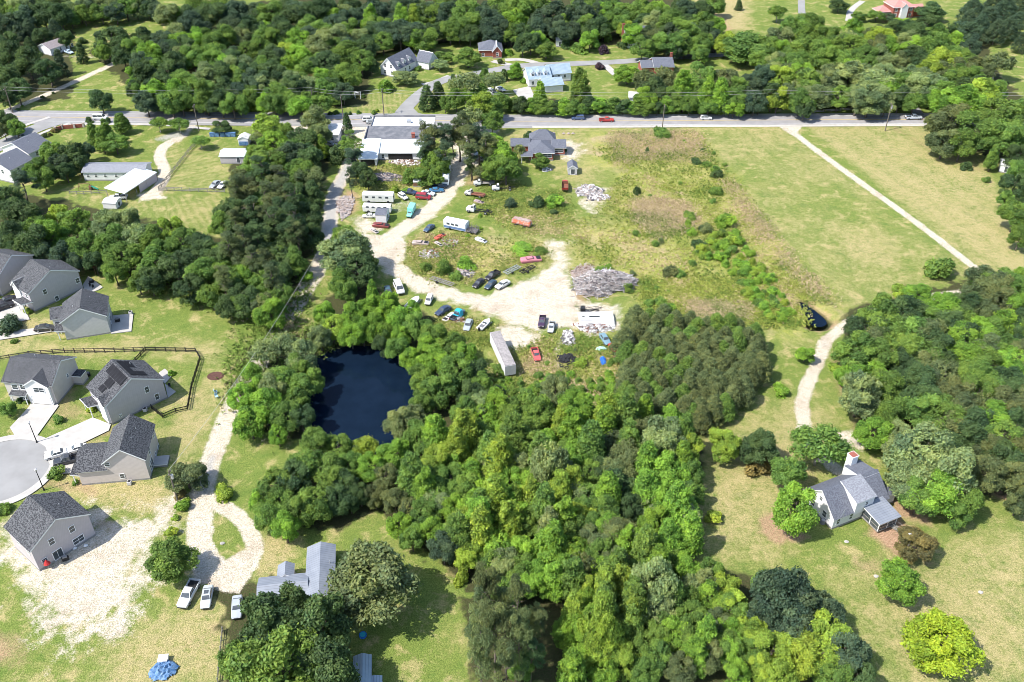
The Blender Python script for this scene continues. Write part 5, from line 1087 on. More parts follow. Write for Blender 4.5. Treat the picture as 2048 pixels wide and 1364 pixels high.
# ================================================================ TREES
def unit(v): return v / np.maximum(1e-9, np.linalg.norm(v, axis=-1, keepdims=True))
def leaves(rs, cen, out, tone, n, spread, size, flat=.8, elong=1., up=.35, hue=None):
    """n leaf clumps around each centre; out = outward direction of each centre"""
    k = len(cen); idx = rs.randint(0, k, n)
    p = cen[idx] + rs.normal(0, 1, (n, 3)) * spread
    nn = unit(out[idx] * flat + rs.normal(0, .55, (n, 3)) + np.array([0, 0, up]))
    t = unit(np.cross(nn, rs.normal(0, 1, (n, 3)))); b = np.cross(nn, t)
    s = size * rs.uniform(.6, 1.35, (n, 1)); sl = s * elong
    V = np.stack([p - t * sl, p - b * s * .7, p + t * sl, p + b * s * .7], 1)
    V += rs.normal(0, .12, V.shape) * s[:, None]
    tn = np.clip(tone[idx] * .5 + rs.rand(n) ** 1.2 * .55, 0, 1); hu = np.clip((hue[idx] if hue is not None else rs.rand(n)) * .6 + rs.rand(n) * .4, 0, 1)
    return V.reshape(-1, 3), np.repeat(tn, 4), np.repeat(hu, 4)
def lobe_pts(rs, L, per):
    """points on the outer skin of a union of lobes (centre, radii)"""
    C_ = np.array([l[0] for l in L]); Q = np.array([l[1] for l in L]); P, O, T = [], [], []
    for i in range(len(L)):
        d = unit(rs.normal(0, 1, (per, 3))); q = C_[i] + d * Q[i] * rs.uniform(.72, 1.04, (per, 1))
        m = np.ones(per, bool)
        for j in range(len(L)):
            if j != i: m &= ((((q - C_[j]) / Q[j]) ** 2).sum(1) > .62)
        m &= (d[:, 2] > -.55); P.append(q[m]); O.append(d[m]); T.append(np.full(m.sum(), rs.rand()))
    return np.concatenate(P), np.concatenate(O), np.concatenate(T)
def crown(kind, seed):
    rs = np.random.RandomState(seed); L = []
    if kind == 'o':      # broad round crown, R 5, H 12
        Rr, Hh, tr = 5., 12., .3
        L = [(np.array([0, 0, 7.2]), np.array([2.9, 2.9, 3.3]))]
        for i in range(rs.randint(22, 29)):
            d = unit(rs.normal(0, 1, 3)); d[2] = abs(d[2]) * 1.25 - .62; d = unit(d); r_ = rs.uniform(1.0, 1.75)
            L.append((np.array([0, 0, 6.3]) + d * np.array([3.8, 3.8, 4.6]) * rs.uniform(.72, 1.08), np.array([r_, r_, r_ * .85])))
        P, O, T = lobe_pts(rs, L, 80); args = (18000, .27, .19, .75, 1.3, .3)
    if kind == 'p':      # pointed, several spires, R 3.6, H 15
        Rr, Hh, tr = 3.6, 15., .26
        for s_ in range(rs.randint(3, 5)):
            a = rs.uniform(0, 6.28); q = rs.uniform(.0, 1.7) if s_ else 0; top = 14.4 - q * rs.uniform(.6, 1.8); cx, cy = q * math.cos(a), q * math.sin(a)
            for z in np.arange(3.2, top, .95):
                t = (z - 2.) / (top - 2.); r0 = 2.5 * (1 - t ** 1.8) * (1.1 - .4 * max(0, .25 - t)) + .35
                for _ in range(2 if t > .75 else 4):
                    b_ = rs.uniform(0, 6.28); w = rs.uniform(.55, 1.1) * (1.15 - .55 * t); L.append((np.array([cx + math.cos(b_) * r0 * .72, cy + math.sin(b_) * r0 * .72, z + rs.uniform(-.4, .4)]), np.array([w, w, w * 1.1])))
        P, O, T = lobe_pts(rs, L, 30); args = (15000, .25, .19, .75, 1.3, .3)
    if kind == 'n':      # young pine, soft cone with needle tufts, R 3, H 8.5
        Rr, Hh, tr = 3., 8.5, .16; P, O, T = [], [], []
        for i in range(360):
            t = rs.rand() ** .75; z = 1.2 + 7.1 * t; rr = 2.85 * (1 - t ** 1.7) ** .8 * rs.uniform(.78, 1.05); a = rs.uniform(0, 6.28)
            P.append([rr * math.cos(a), rr * math.sin(a), z]); O.append([math.cos(a), math.sin(a), .8]); T.append(rs.rand())
        P, O, T = np.array(P), unit(np.array(O)), np.array(T); args = (8000, .20, .09, .3, 3.4, .8)
    if kind == 't':      # tall old pine, plates of needles on bare limbs, R 4.6, H 19
        Rr, Hh, tr = 4.6, 19., .3
        for i in range(rs.randint(17, 24)):
            t = rs.rand(); z = 8.5 + 9.6 * t; a = rs.uniform(0, 6.28); q = rs.uniform(.7, 3.7) * (1.05 - .6 * t ** 2); w = rs.uniform(.9, 1.6) * (1.1 - .3 * t); L.append((np.array([q * math.cos(a), q * math.sin(a), z]), np.array([w, w, w * .55])))
        P, O, T = lobe_pts(rs, L, 60); args = (7000, .22, .10, .4, 3.0, .7)
    if kind == 'c':      # cedar, R 2, H 7
        Rr, Hh, tr = 2., 7., .12; L = []
        for z in np.arange(.7, 6.4, .55):
            t = z / 6.9; r0 = 1.75 * (1 - t) ** .75
            for _ in range(5): b_ = rs.uniform(0, 6.28); w = rs.uniform(.35, .62) * (1.2 - .6 * t); L.append((np.array([math.cos(b_) * r0 * .7, math.sin(b_) * r0 * .7, z]), np.array([w, w, w * 1.35])))
        P, O, T = lobe_pts(rs, L, 22); args = (4200, .12, .12, .8, 1.6, .5)
    if kind == 'b':      # bush, R 2, H 2.8
        Rr, Hh, tr = 2., 2.8, .05
        for i in range(rs.randint(9, 14)):
            a = rs.uniform(0, 6.28); q = rs.uniform(0, 1.3); w = rs.uniform(.55, .95); L.append((np.array([q * math.cos(a), q * math.sin(a), rs.uniform(.5, 1.9) - q * .3]), np.array([w, w, w])))
        P, O, T = lobe_pts(rs, L, 50); args = (3200, .16, .15, .8, 1.2, .4)
    if kind == 'w':      # loose airy crown, R 4, H 10
        Rr, Hh, tr = 4., 10., .2
        for i in range(rs.randint(20, 28)):
            d = unit(rs.normal(0, 1, 3)); d[2] = abs(d[2]) - .35; w = rs.uniform(.6, 1.2); L.append((np.array([0, 0, 5.6]) + d * np.array([3.2, 3.2, 3.6]) * rs.uniform(.55, 1.02), np.array([w, w, w])))
        P, O, T = lobe_pts(rs, L, 40); args = (4600, .34, .2, .5, 1.5, .4)
    V, tn, hu = leaves(rs, P, O, T, *args, hue=np.random.RandomState(seed + 9).rand(len(P)) * .3 + T * .7)
    me = np_mesh('crown', V, np.arange(len(V)).reshape(-1, 4), [M['leaf']], attrs={'tone': tn, 'hue': hu})
    # trunk and limbs
    m = MB(); top = Hh * (.93 if kind in 'tnc' else .72)
    if kind == 'b':
        for i in range(4): a = i * 1.6; m.cyl((0, 0, 0), (.7 * math.cos(a), .7 * math.sin(a), 1.5), .05, .02, 5)
    else:
        P_ = [Vector((rs.normal(0, .04) * z, rs.normal(0, .04) * z, z)) * 1 for z in np.linspace(0, top, 6)]; P_[0] = Vector((0, 0, -.2))
        m.tube(P_, list(np.linspace(tr, tr * .25, 6)), 7)
        for i in range({'o': 11, 'p': 6, 't': 16, 'w': 12}.get(kind, 4)):
            z = rs.uniform(.28, .85) * top if kind != 't' else rs.uniform(7, 16); a = rs.uniform(0, 6.28); q = Rr * rs.uniform(.45, .8) * (1 - .4 * z / Hh)
            b0 = Vector((0, 0, z)); b1 = Vector((q * .5 * math.cos(a), q * .5 * math.sin(a), z + q * .3)); b2 = Vector((q * math.cos(a + .2), q * math.sin(a + .2), z + q * (.7 if kind != 't' else .3)))
            m.tube([b0, b1, b2], [tr * .4, tr * .25, tr * .08], 5)
    tm = m.mesh('trunk', M['bark' if kind != 'w' else 'bark_pale'], True)
    c = me.data; bpy.data.objects.remove(me); return c, tm, Rr, Hh
PROTO = {k: [crown(k, 100 * i + ord(k)) for i in range(n_)] for k, n_ in dict(o=9, p=5, n=3, t=4, c=2, b=5, w=3).items()}
COL = dict(D=(.074, .122, .047), M=(.140, .225, .050), B=(.185, .310, .046), Y=(.245, .325, .050), O=(.135, .165, .070), P=(.205, .255, .110), L=(.27, .34, .03), R=(.17, .14, .055), U=(.08, .05, .07), G=(.072, .112, .066))
CW = dict(D='dark green', M='mid green', B='bright green', Y='yellow green', O='olive green', P='pale greyish green', L='vivid lime yellow', R='reddish', U='dark purple', G='blue green')
KW = dict(o='round crowned tree', p='pointed crowned tree', n='young pine', t='tall pine', c='cedar', b='bush', w='loose crowned tree')
KN = dict(o='broadleaf_tree', p='tulip_tree', n='young_pine', t='tall_pine', c='cedar_tree', b='bush', w='willow_tree')
SPEC = dict(D='oak_tree', G='oak_tree', M='maple_tree', B='sweetgum_tree', Y='tulip_tree', P='hickory_tree', O='elm_tree', L='maple_tree', R='cherry_tree', U='plum_tree')
KC = dict(o='tree', p='tree', n='pine tree', t='pine tree', c='cedar tree', b='bush', w='tree')
tr_rng = random.Random(77); TREES = []
def tree(x, y, rp, k, c, phrase, label=None, h=None, group=True):
    """crown centre at pixel x,y with pixel radius rp"""
    z = 3.; 
    for _ in range(3):
        rm = rp / scl(x, y, z)
        if h: H_ = h
        else: H_ = {'o': min(15.5, 1.62 * rm + 3.2), 'p': min(19, 3.3 * rm + 2.5), 'n': min(11, 2.5 * rm + 1.2), 't': min(21, 2.6 * rm + 6), 'c': 3.2 * rm + .6, 'b': 1.35 * rm, 'w': min(14, 2. * rm + 2.2)}[k]
        z = H_ * {'o': .60, 'p': .52, 'n': .48, 't': .72, 'c': .48, 'b': .48, 'w': .58}[k]
    me, tm, Rr, Hh = tr_rng.choice(PROTO[k]); p = at(x, y, z); p.z = -.03
    r = empty(SPEC[c] if k == 'o' else KN[k], p, tr_rng.uniform(0, 6.28)); s = rm / Rr * (1.08 if k in 'op' else 1.12); r.scale = (s, s * tr_rng.uniform(.94, 1.06), H_ / Hh)
    o = inst('crown', me, r); q = COL[c]; f = tr_rng.uniform(.86, 1.16); g = tr_rng.uniform(-.06, .06); o.color = (min(1, q[0] * f * (1 + g)), q[1] * f, q[2] * f * (1 - g), 1)
    inst('trunk' if k != 'b' else 'stems', tm, r)
    size = '' if k in 'bnc' else ('large ' if rm > 5.2 else 'small ' if rm < 3. else '')
    if label: tag(r, label, KC[k])
    else:
        lb = '%s%s %s %s' % (size, CW[c], KW[k], phrase); tag(r, lb, KC[k], ('%ss %s' % (KW[k], phrase)) if group else None)
    TREES.append((p.x, p.y, rm)); return r
def grove(phrase, s):
    for q in s.replace('\n', ' ').split(';'):
        q = q.strip()
        if not q: continue
        a = q.split(); x, y, rp = map(float, a[0].split(',')); tree(x, y, rp, a[1][0], a[1][1], phrase, h=float(a[2]) if len(a) > 2 else None)
def inpoly(P, x, y):
    r = False
    for i in range(len(P)):
        (ax, ay), (bx, by) = P[i], P[(i + 1) % len(P)]
        if (ay > y) != (by > y) and x < (bx - ax) * (y - ay) / (by - ay) + ax: r = not r
    return r
def fill(phrase, poly, step, r0, r1, kinds, seed, avoid=.75):
    P = [tuple(map(float, q.split(','))) for q in poly.split()]; rnd = random.Random(seed); x0, x1 = min(p[0] for p in P), max(p[0] for p in P); y0, y1 = min(p[1] for p in P), max(p[1] for p in P); y = y0; k = 0
    while y <= y1:
        x = x0 + (step / 2 if k % 2 else 0)
        while x <= x1:
            px, py = x + rnd.uniform(-.35, .35) * step, y + rnd.uniform(-.35, .35) * step * .8
            kk = rnd.choice(kinds); rp = rnd.uniform(r0, r1)
            if inpoly(P, px, py):
                g = at(px, py, 6)
                if all(math.hypot(g.x - a, g.y - b) > avoid * c for a, b, c in TREES[-900:]): tree(px, py, rp, kk[0], kk[1], phrase)
            x += step
        y += step * .72; k += 1
# solitary trees and bushes, each with its own label
for x, y, r_, kc, lab, *hh in [
 (200, 197, 22, 'oD', 'lone dark oval tree on the lawn above the road at the upper left'), (162, 106, 13, 'cD', 'dark cedar on the lawn right of the low ranch house', 9.),
 (1886, 1282, 66, 'oL', 'vivid lime yellow round tree on the lawn at the lower right', 8.5), (1803, 1160, 42, 'oB', 'rounded bright green tree below the lamp mast', 8.), (1836, 1086, 40, 'oR', 'reddish tree beside the curved lamp mast', 6.5),
 (1590, 1012, 44, 'oB', 'bright green tree touching the left wall of the white farmhouse', 11.), (742, 1160, 80, 'oO', 'large olive tree shading the lawn right of the cottage', 14.),
 (1449, 884, 33, 'oY', 'bright yellow green round tree right of the big wood', 8.), (1519, 892, 36, 'oD', 'dark round tree with a reddish bush below it', 9.), (1517, 930, 26, 'bR', 'reddish bush under the dark round tree on the lawn'),
 (1641, 884, 50, 'wM', 'airy tree hiding the end of the curving gravel drive', 11.), (1578, 935, 34, 'oM', 'mid green tree left of the airy tree by the drive'), (1562, 777, 17, 'bB', 'small bright bush alone on the lawn left of the drive'),
 (1612, 706, 17, 'oB', 'small bright tree beside the gravel drive bend', 4.5), (1671, 733, 13, 'bY', 'small yellowish bush right of the gravel drive'), (1427, 1030, 17, 'bY', 'small bright bush alone on the lawn left of the sandy circle'),
 (1884, 530, 32, 'bM', 'wide bush alone at the corner of the mown field'), (1768, 591, 13, 'bM', 'small green bush left of the yellow one by the field corner'), (1795, 577, 16, 'bY', 'yellow green bush near the field corner'), (1836, 584, 30, 'oB', 'bright round bush tree above the short gravel bend', 5.),
 (1823, 625, 36, 'oD', 'dark olive tree overlapping the gravel bend', 9.), (1933, 331, 12, 'bD', 'small dark bush in the right mown field'), (1974, 357, 9, 'bM', 'smallest bush in the right mown field'), (338, 1118, 48, 'oM', 'round tree beside the parked cars at the lower left', 7.5),
 (446, 982, 20, 'bY', 'bright yellow bush on the grass beside the gravel fork'), (372, 948, 38, 'oO', 'brownish olive tree beside the transformer pole', 6.5), (368, 1007, 16, 'bB', 'bright bush below the brownish olive tree'), (350, 1033, 8, 'bY', 'small yellowish bush above its twin by the sandy lot edge'), (340, 1063, 13, 'bY', 'yellowish bush just above the round tree by the parked cars'), (358, 985, 12, 'bR', 'red leaved bush by the transformer pole'),
 (110, 944, 16, 'bM', 'small green bush below the black pickup'), (14, 815, 16, 'oM', 'small tree in front of the white fronted house', 4.), (115, 836, 12, 'bM', 'young tree between the two concrete drives'), (39, 800, 7, 'bD', 'dark low shrub left of the garage of the white fronted house'), (52, 803, 5, 'bM', 'low shrub against the wall of the white fronted house'), (182, 818, 9, 'bY', 'yellowish shrub at the porch of the solar panel house'),
 (28, 681, 7, 'bM', 'tiny young tree on the lawn below the long white driveway'), (18, 645, 24, 'bG', 'low spreading blue green bush below the black cars'), (56, 621, 8, 'bY', 'yellow shrub by the porch of the pergola house'), (342, 745, 9, 'bB', 'bright shrub in the corner of the fenced back lawn'), (5, 1015, 14, 'bM', 'green bush peeking in at the left edge by the cul-de-sac'), (150, 963, 7, 'bM', 'small shrub at the porch of the beige house'),
 (317, 245, 18, 'wM', 'left tree of the pair flanking the curved farm drive', 6.5), (357, 247, 19, 'wM', 'right tree of the pair flanking the curved farm drive', 6.5), (442, 252, 17, 'oD', 'dark round tree at the roadside left of the blue bins', 5.), (400, 281, 18, 'wM', 'leaning small tree beside the grey field fence', 5.5), (242, 245, 18, 'pM', 'tall tree at the roadside above the twin garden trees', 8.), (230, 285, 25, 'oM', 'wide garden tree left of the curved farm drive', 7.),
 (177, 239, 9, 'bD', 'small dark roadside bush left of the white van'), (215, 240, 8, 'bD', 'small dark roadside bush right of the white van'), (85, 193, 4, 'bD', 'small bush beside the long farm track'), (106, 185, 3, 'bD', 'smaller bush beside the long farm track'), (37, 218, 4, 'bD', 'small bush near the start of the farm track'), (44, 211, 3, 'bM', 'tiny bush beside the start of the farm track'),
 (109, 260, 7, 'bR', 'reddish shrub at the left end of the garden wall'), (89, 269, 7, 'bO', 'olive shrub below the left end of the garden wall'), (146, 251, 5, 'bO', 'clipped shrub in the middle of the garden wall'), (100, 268, 5, 'bR', 'low reddish shrub between others at the garden wall'),
 (809, 152, 23, 'oP', 'pale round tree in front of the dormer house', 6.), (772, 170, 23, 'bB', 'dark weeping mound on the lawn below the dormer house', 4.5), (844, 103, 9, 'bD', 'small round bush behind the dormer house'), (879, 127, 16, 'wP', 'pale weeping tree right of the dormer house', 5.), (888, 112, 19, 'oM', 'rounded tree between the dormer house and the brick house', 4.5), (936, 112, 27, 'oM', 'big rounded tree left of the brick house', 8.),
 (854, 195, 19, 'cD', 'left of two dark cedars at the side road', 10.), (877, 188, 18, 'cD', 'right of two dark cedars at the side road', 10.), (907, 160, 10, 'cD', 'small cedar at the bend of the side road', 5.), (837, 135, 8, 'bM', 'low shrubs beside the garage of the dormer house'), (705, 188, 9, 'bO', 'brownish clipped bush left of the white arbour'), (727, 191, 6, 'bM', 'small bush right of the white arbour'), (671, 200, 12, 'oM', 'small tree by the pole with a round light', 4.5),
 (1092, 98, 23, 'oM', 'round clipped looking tree on the green lawn beyond the side road', 7.), (1156, 94, 20, 'bM', 'wide dark bush right of the round tree beyond the side road', 4.), (1190, 89, 9, 'bO', 'small olive bush on the lawn left of the pale green house'), (1207, 98, 10, 'bU', 'small purple tree on the lawn left of the pale green house', 3.8), (1158, 70, 15, 'oU', 'dark purple tree at the wood edge', 6.), (1207, 57, 19, 'cM', 'tall dark cedar left of the pale green house', 11.), (1245, 89, 10, 'bD', 'dark bush at the door of the pale green house', 3.2),
 (1255, 146, 27, 'oB', 'weeping bright tree left of the long bungalow', 7.5), (1032, 140, 14, 'pB', 'small pointed tree left of the metal roofed house', 7.), (1048, 160, 7, 'bB', 'small bush beside the metal roofed house'), (1200, 131, 10, 'bU', 'low purplish bush beside the side road'), (1096, 133, 8, 'bR', 'small reddish shrub behind the metal roofed house'), (1001, 122, 8, 'bO', 'small shrub in front of the brick house'), (1018, 104, 9, 'bB', 'bright bush right of the brick house'),
 (1478, 10, 10, 'cD', 'small dark cedar on the far top lawn', 5.), (1411, 8, 23, 'oD', 'dark rounded tree at the top edge of the far lawn', 6.), (1556, 22, 19, 'wM', 'thin airy tree beside the far top lane', 9.), (1678, 9, 19, 'oD', 'dark tree at the top edge left of the red roofed house', 6.), (1718, 31, 14, 'oM', 'round tree at the far drive fork', 4.5), (1754, 28, 18, 'oM', 'tree screening the left wing of the red roofed house', 6.), (1776, 32, 13, 'oG', 'small tree in front of the red roofed house', 4.5), (1861, 20, 27, 'oD', 'broad dark tree right of the red roofed house', 8.),
 (1324, 263, 17, 'bM', 'leafy bush around the pole in front of the weedy field', 4.), (1294, 300, 6, 'bD', 'small dark bush alone in the pale weeds', 2.2), (1274, 381, 8, 'bD', 'small dark bush left of the brown reed patch', 2.5), (1057, 268, 9, 'bD', 'small dark conifer behind the brick bungalow', 3.2), (1074, 401, 14, 'bD', 'dark bush left of the bright bush near the dump truck', 4.), (1106, 399, 18, 'bB', 'bright spreading bush near the dump truck'), (1110, 423, 9, 'bD', 'small dark bush below the bright spreading bush'), (1021, 404, 14, 'bG', 'grey green bush in the weeds below the flatbeds'),
 (887, 531, 17, 'bM', 'round dark bush in the middle of the yard loop', 4.), (930, 524, 20, 'bB', 'bright bush right of the round dark bush in the loop'), (850, 532, 12, 'bM', 'small bush left of the round dark bush in the loop'), (912, 549, 12, 'bM', 'low bush below the bright one in the loop'), (1045, 496, 24, 'bB', 'long low bright bush at the top of the yard loop', 1.6), (1078, 500, 14, 'bM', 'dark end of the long low bush at the loop', 1.6),
 (935, 470, 5, 'bB', 'tiny bush below the burnt motor home'), (816, 352, 14, 'cM', 'small conifer behind the tiny pale hut', 5.5), (845, 350, 22, 'oM', 'bushy tree right of the tiny pale hut', 6.), (868, 352, 18, 'oM', 'bushy tree left of the white bus', 6.), (1080, 320, 17, 'oM', 'round tree at the corner porch of the brick bungalow', 5.), (1130, 300, 5, 'bD', 'small dark shrub at the right end of the brick bungalow')]:
    tree(x, y, r_, kc[0], kc[1], '', label=lab, h=hh[0] if hh else None)
# woods
grove('around the low ranch house', """12,45,26 oG;45,35,26 oG;85,25,28 oD;120,30,26 oD;140,34,16 oM;35,68,16 oG;60,62,16 nG;85,70,18 oD;110,60,14 nG;130,74,16 oD;14,80,18 oD;60,92,12 nD
;20,110,30 oD;55,122,30 oD;95,140,26 oD;120,125,17 cG 11;10,150,26 oD;32,175,26 oD;12,190,20 oD;165,80,9 bD;160,26,14 oG;185,20,14 nG;205,14,14 oG;40,12,22 oP;80,5,20 oP;120,8,22 oP;170,10,22 oP;210,8,20 oP;250,12,22 oM;300,8,18 oG;5,15,20 oM;312,32,10 bM""")
grove('at the bend of the long farm track', '222,75,33 oD;203,100,18 oM;245,108,22 oD;286,76,22 oD;302,90,13 oD;272,116,9 bD')
grove('left of the dormer house', """290,140,28 oD;272,178,20 oD;318,170,30 oD;345,130,28 oD;370,165,26 oM;330,200,20 oD;302,200,14 oM;385,110,24 oM;360,92,26 oD;410,192,20 pM;440,145,28 oD;468,118,24 oD;453,200,18 oM;478,206,16 oY;500,190,22 oM;505,212,12 bY
;430,100,24 oM;340,28,28 oP;385,45,30 oG;430,28,32 oD;352,62,22 wP;408,72,20 oM;470,25,30 oG;500,55,28 oD;395,12,24 oM;315,22,18 oG;540,25,32 oM;562,60,30 oD;520,92,24 oM;592,28,30 oD;640,20,32 oD;535,120,26 oD;577,103,24 oY;614,55,22 wP;545,152,30 oD;590,172,26 oD;560,192,22 oM;530,205,18 oB;582,205,20 oM;614,198,16 oM;520,170,20 oD
;640,88,30 oP;667,72,32 oP;650,128,30 oD;690,105,32 oM;722,118,26 oM;692,150,26 oM;663,172,22 oD;732,88,18 oD;742,130,14 oD;700,38,26 oG;745,62,24 oD;700,12,24 oD;748,20,26 oG;742,38,17 pB;802,38,18 pB;828,38,18 pY;772,62,26 oG;800,68,28 oG;838,66,24 oG;866,62,20 oD;852,22,28 oG;892,24,28 oG;900,60,22 oM;932,28,32 oM;940,64,20 oD;972,32,28 oG;1002,20,32 oM;1010,60,22 oG;985,68,20 oG;628,160,18 oR;600,120,16 oB;780,20,26 oG;818,12,26 oG;478,150,22 oM;500,145,24 oD;415,155,20 oD""")
grove('above the large roadside building', '934,165,32 wP;988,160,22 wP;912,196,20 oM;962,205,28 oY;930,190,20 wB;985,215,20 oM;1002,200,16 oM;955,180,20 wM;890,205,12 oM;940,232,24 wP;985,240,20 oM;1008,150,10 cD 5;970,150,12 oM')
grove('beside the large roadside building', '869,275,24 tO 15;850,262,22 tO 14;888,268,24 tG 15;918,258,26 tO 16;957,268,24 tG 15;942,302,24 tO 14;892,300,22 tG 13;975,285,24 tO 14;856,290,22 tG 13;925,240,22 tO 14;937,275,26 tO 15;905,262,20 tO 14;866,312,24 oM;987,290,28 oB;1004,312,28 oB;1012,335,28 oM;985,335,24 oM;960,345,14 wO;942,325,12 tD 9;704,278,24 tM 13;708,312,24 tG 11;694,246,12 cD 8;722,340,20 oD;735,355,18 oD;700,350,14 tG;1040,300,12 wP;880,330,20 oM')
grove('left of the roadside shop', '532,248,28 wY;545,285,32 oB;607,280,30 oD;627,238,28 oP;642,292,13 pY;673,305,22 bD 6;537,322,30 oM;587,310,28 oG;565,262,20 oM;615,320,22 oD;505,300,14 wM;512,275,12 wP;640,265,22 oP;690,290,12 cM')
grove('around the upper left white houses', '187,272,14 pM;203,278,14 pM;212,262,13 pM;140,300,26 oD;105,305,26 oM;88,325,18 oM;155,322,18 oD;120,325,20 oG;12,240,20 oD;30,252,17 oM;6,258,14 oO;42,362,26 tG 12;84,354,20 oM;100,345,16 oD;60,340,14 oM;172,300,16 oG;130,340,16 oD')
grove('behind the estate houses', """15,400,34 oD;45,430,36 oD;20,472,30 oD;62,482,34 oD;112,425,22 oY;100,462,32 oB;148,440,28 oM;160,490,32 oM;125,508,26 oG;68,452,26 oM;212,445,28 oP;245,438,30 oP;218,482,34 oM;270,468,34 oP;245,512,34 oM;228,540,22 oM;300,480,30 oM;342,455,24 oY;365,482,30 oM
;312,522,34 oM;352,532,34 oD;300,558,26 oD;397,490,30 oD;402,542,34 oM;440,520,32 oD;378,575,28 oD;422,588,26 oM;275,560,20 oM;462,562,30 oM;458,604,26 oD;492,602,28 oD;188,520,20 oD;150,525,16 oG;330,500,26 oM;425,500,26 oD;470,525,26 oM;84,505,20 oG;30,500,18 oD""")
grove('left of the gravel lane', """487,372,32 tO 15;500,425,34 tD 15;540,388,34 tO 16;582,398,32 tD 15;524,335,30 tD 14;562,352,30 tO 14;600,342,28 oM;478,462,28 oD;545,438,32 tD 15;590,440,32 tD;620,470,26 oD;558,502,30 oD;586,520,26 oM;522,560,28 oM;560,582,26 oM;540,622,30 oB
;530,505,28 oD;502,545,26 oB 10;620,430,24 oD;556,545,26 oD;475,420,24 tD;518,600,22 oB;545,470,28 oD;575,480,26 oD;490,590,24 oD;500,490,26 oD;470,490,20 oM;560,420,28 tD 15;512,470,26 tD;622,385,22 oD;612,550,14 bB""")
grove('between the gravel lane and the yard loop', '688,498,46 oP 13;712,535,38 oD 11;684,560,26 oM;690,578,24 oM;735,528,20 oD;685,470,24 oM')
grove('on the yard side of the dark pond', '795,694,24 oM;822,716,24 oB;842,752,24 oM;846,800,24 oM;764,688,18 oD;648,622,20 oB;665,652,26 oY;702,632,28 oB;740,612,24 oB;750,650,28 oB;792,640,26 oB;832,652,26 oM;867,668,28 oM;702,665,24 oB;640,672,22 oP;902,690,28 oM;780,600,18 oB;822,622,20 oB;872,720,30 oB;912,738,34 oM;952,738,24 oD;882,772,34 oM;942,788,28 oD;925,705,24 oB;860,690,24 oB;745,585,14 pB;800,672,20 oB;845,735,20 oB;965,765,20 oM;990,790,20 oD;725,660,24 oB;770,620,22 oB;770,662,22 oM')
grove('on the lane side of the dark pond', '570,690,34 wP;528,702,30 wP;602,712,32 oP;622,760,24 oM;562,752,32 oM;502,742,20 wB;480,790,26 oB;530,812,36 oB;500,842,30 oB;572,830,30 oM;602,832,24 oD;555,866,18 oB;545,770,30 oP;598,775,28 oM;590,800,26 oM;595,735,26 oM;520,775,22 oB')
grove('below the dark pond', '637,880,32 oM;612,922,36 oM;676,892,26 oM;662,945,36 oM;587,955,34 oD;550,972,34 oM;602,1008,34 oM;540,1030,32 oM;570,1052,28 oB;632,1000,36 oM;672,998,26 oD;730,893,24 wY;740,932,28 oB;802,850,34 oP;827,832,22 oP;838,872,34 oM;788,905,30 oB;702,925,24 oM;690,965,26 oD;720,985,20 oD;770,950,24 oO;750,990,20 oO;520,1000,20 oB;560,1000,26 oM;700,1000,18 oD')
grove('in the big lower middle wood', """925,868,34 pY;876,918,36 oY;912,898,30 pY;826,955,34 pM;790,995,26 oO;876,992,34 oM;938,945,32 oB;1000,918,34 pY;1002,868,26 oB;988,995,36 pY;1112,780,30 oP 9;1050,857,30 oM;1124,845,26 pY;1144,802,28 oB;1166,832,34 oB;1212,830,30 pY;1232,818,20 pB;1288,825,24 pB;1344,835,24 oB
;1099,918,38 oP 15;1070,948,30 oM;1136,908,26 oM;1124,980,28 pY;1150,968,26 pY;1236,895,36 oO;1324,880,44 oP 13;1376,895,30 oY;1336,945,42 oB;1262,930,36 oO;1238,972,36 oD;1384,945,26 oM;1336,995,34 oB;1062,993,26 pY;1031,1002,22 pY;1176,996,28 oM;1292,862,34 oO;1385,985,24 oM;1200,935,26 oD;1200,880,30 oO
;1099,1055,28 pP;1106,1088,34 pB;1186,1078,32 oO;1236,1058,32 oO;1162,1125,32 oO;1234,1128,32 oO;1311,1048,34 oB;1349,1072,24 oM;1176,1180,20 pY;1211,1180,32 pY;1238,1170,28 pY;1150,1222,30 pY;1200,1248,40 oY 15;1262,1235,30 pY;1200,1298,38 oY;1250,1312,34 oY;1311,1160,42 oP 14;1311,1212,40 oP;1386,1172,28 wP
;1374,1135,28 oB;1424,1140,22 oM;1450,1170,30 oY;1461,1205,32 oY;1434,1248,30 oO;1386,1260,34 oM;1324,1260,32 oM;1311,1310,32 oM;1361,1335,30 oO;1419,1310,30 oO;1449,1285,28 oM;1500,1260,32 oY;1511,1300,28 oM;1474,1348,28 oB;1524,1335,26 oY;1290,1340,28 oM;1036,1150,30 oM;1012,1180,28 oM
;799,1048,24 oB;862,1060,30 oB;824,1072,24 oM;887,1094,30 oG;924,1048,34 oY;962,1060,34 pY;938,1110,28 oY;1000,1085,34 oB;924,1148,18 bY 4;1014,1045,30 pY;988,1124,28 oM;1050,1100,32 oB;1060,1040,28 oM;850,1025,30 oM;905,1020,30 oB;955,1008,28 oB;820,1018,24 oO;1020,960,28 oB;1040,1130,28 oM;1075,1140,26 oB
;1160,1030,30 oY;1210,1020,30 oM;1262,1012,26 oD;1290,1085,24 oD;1275,1140,22 oM;1350,1115,24 oM;965,975,26 oB;1035,900,28 oM;1085,880,26 oB;1180,945,24 oM;1130,1030,26 oM;1075,1010,26 oB;975,900,24 oB;900,955,30 oM;950,860,20 oM;1020,820,26 oM;1065,815,24 oM;1090,810,20 bM 5;1055,790,18 bM 4;1300,905,30 oM;1385,1035,20 oM;1366,1010,24 oB;1265,860,24 oM;1310,1105,22 oM""")
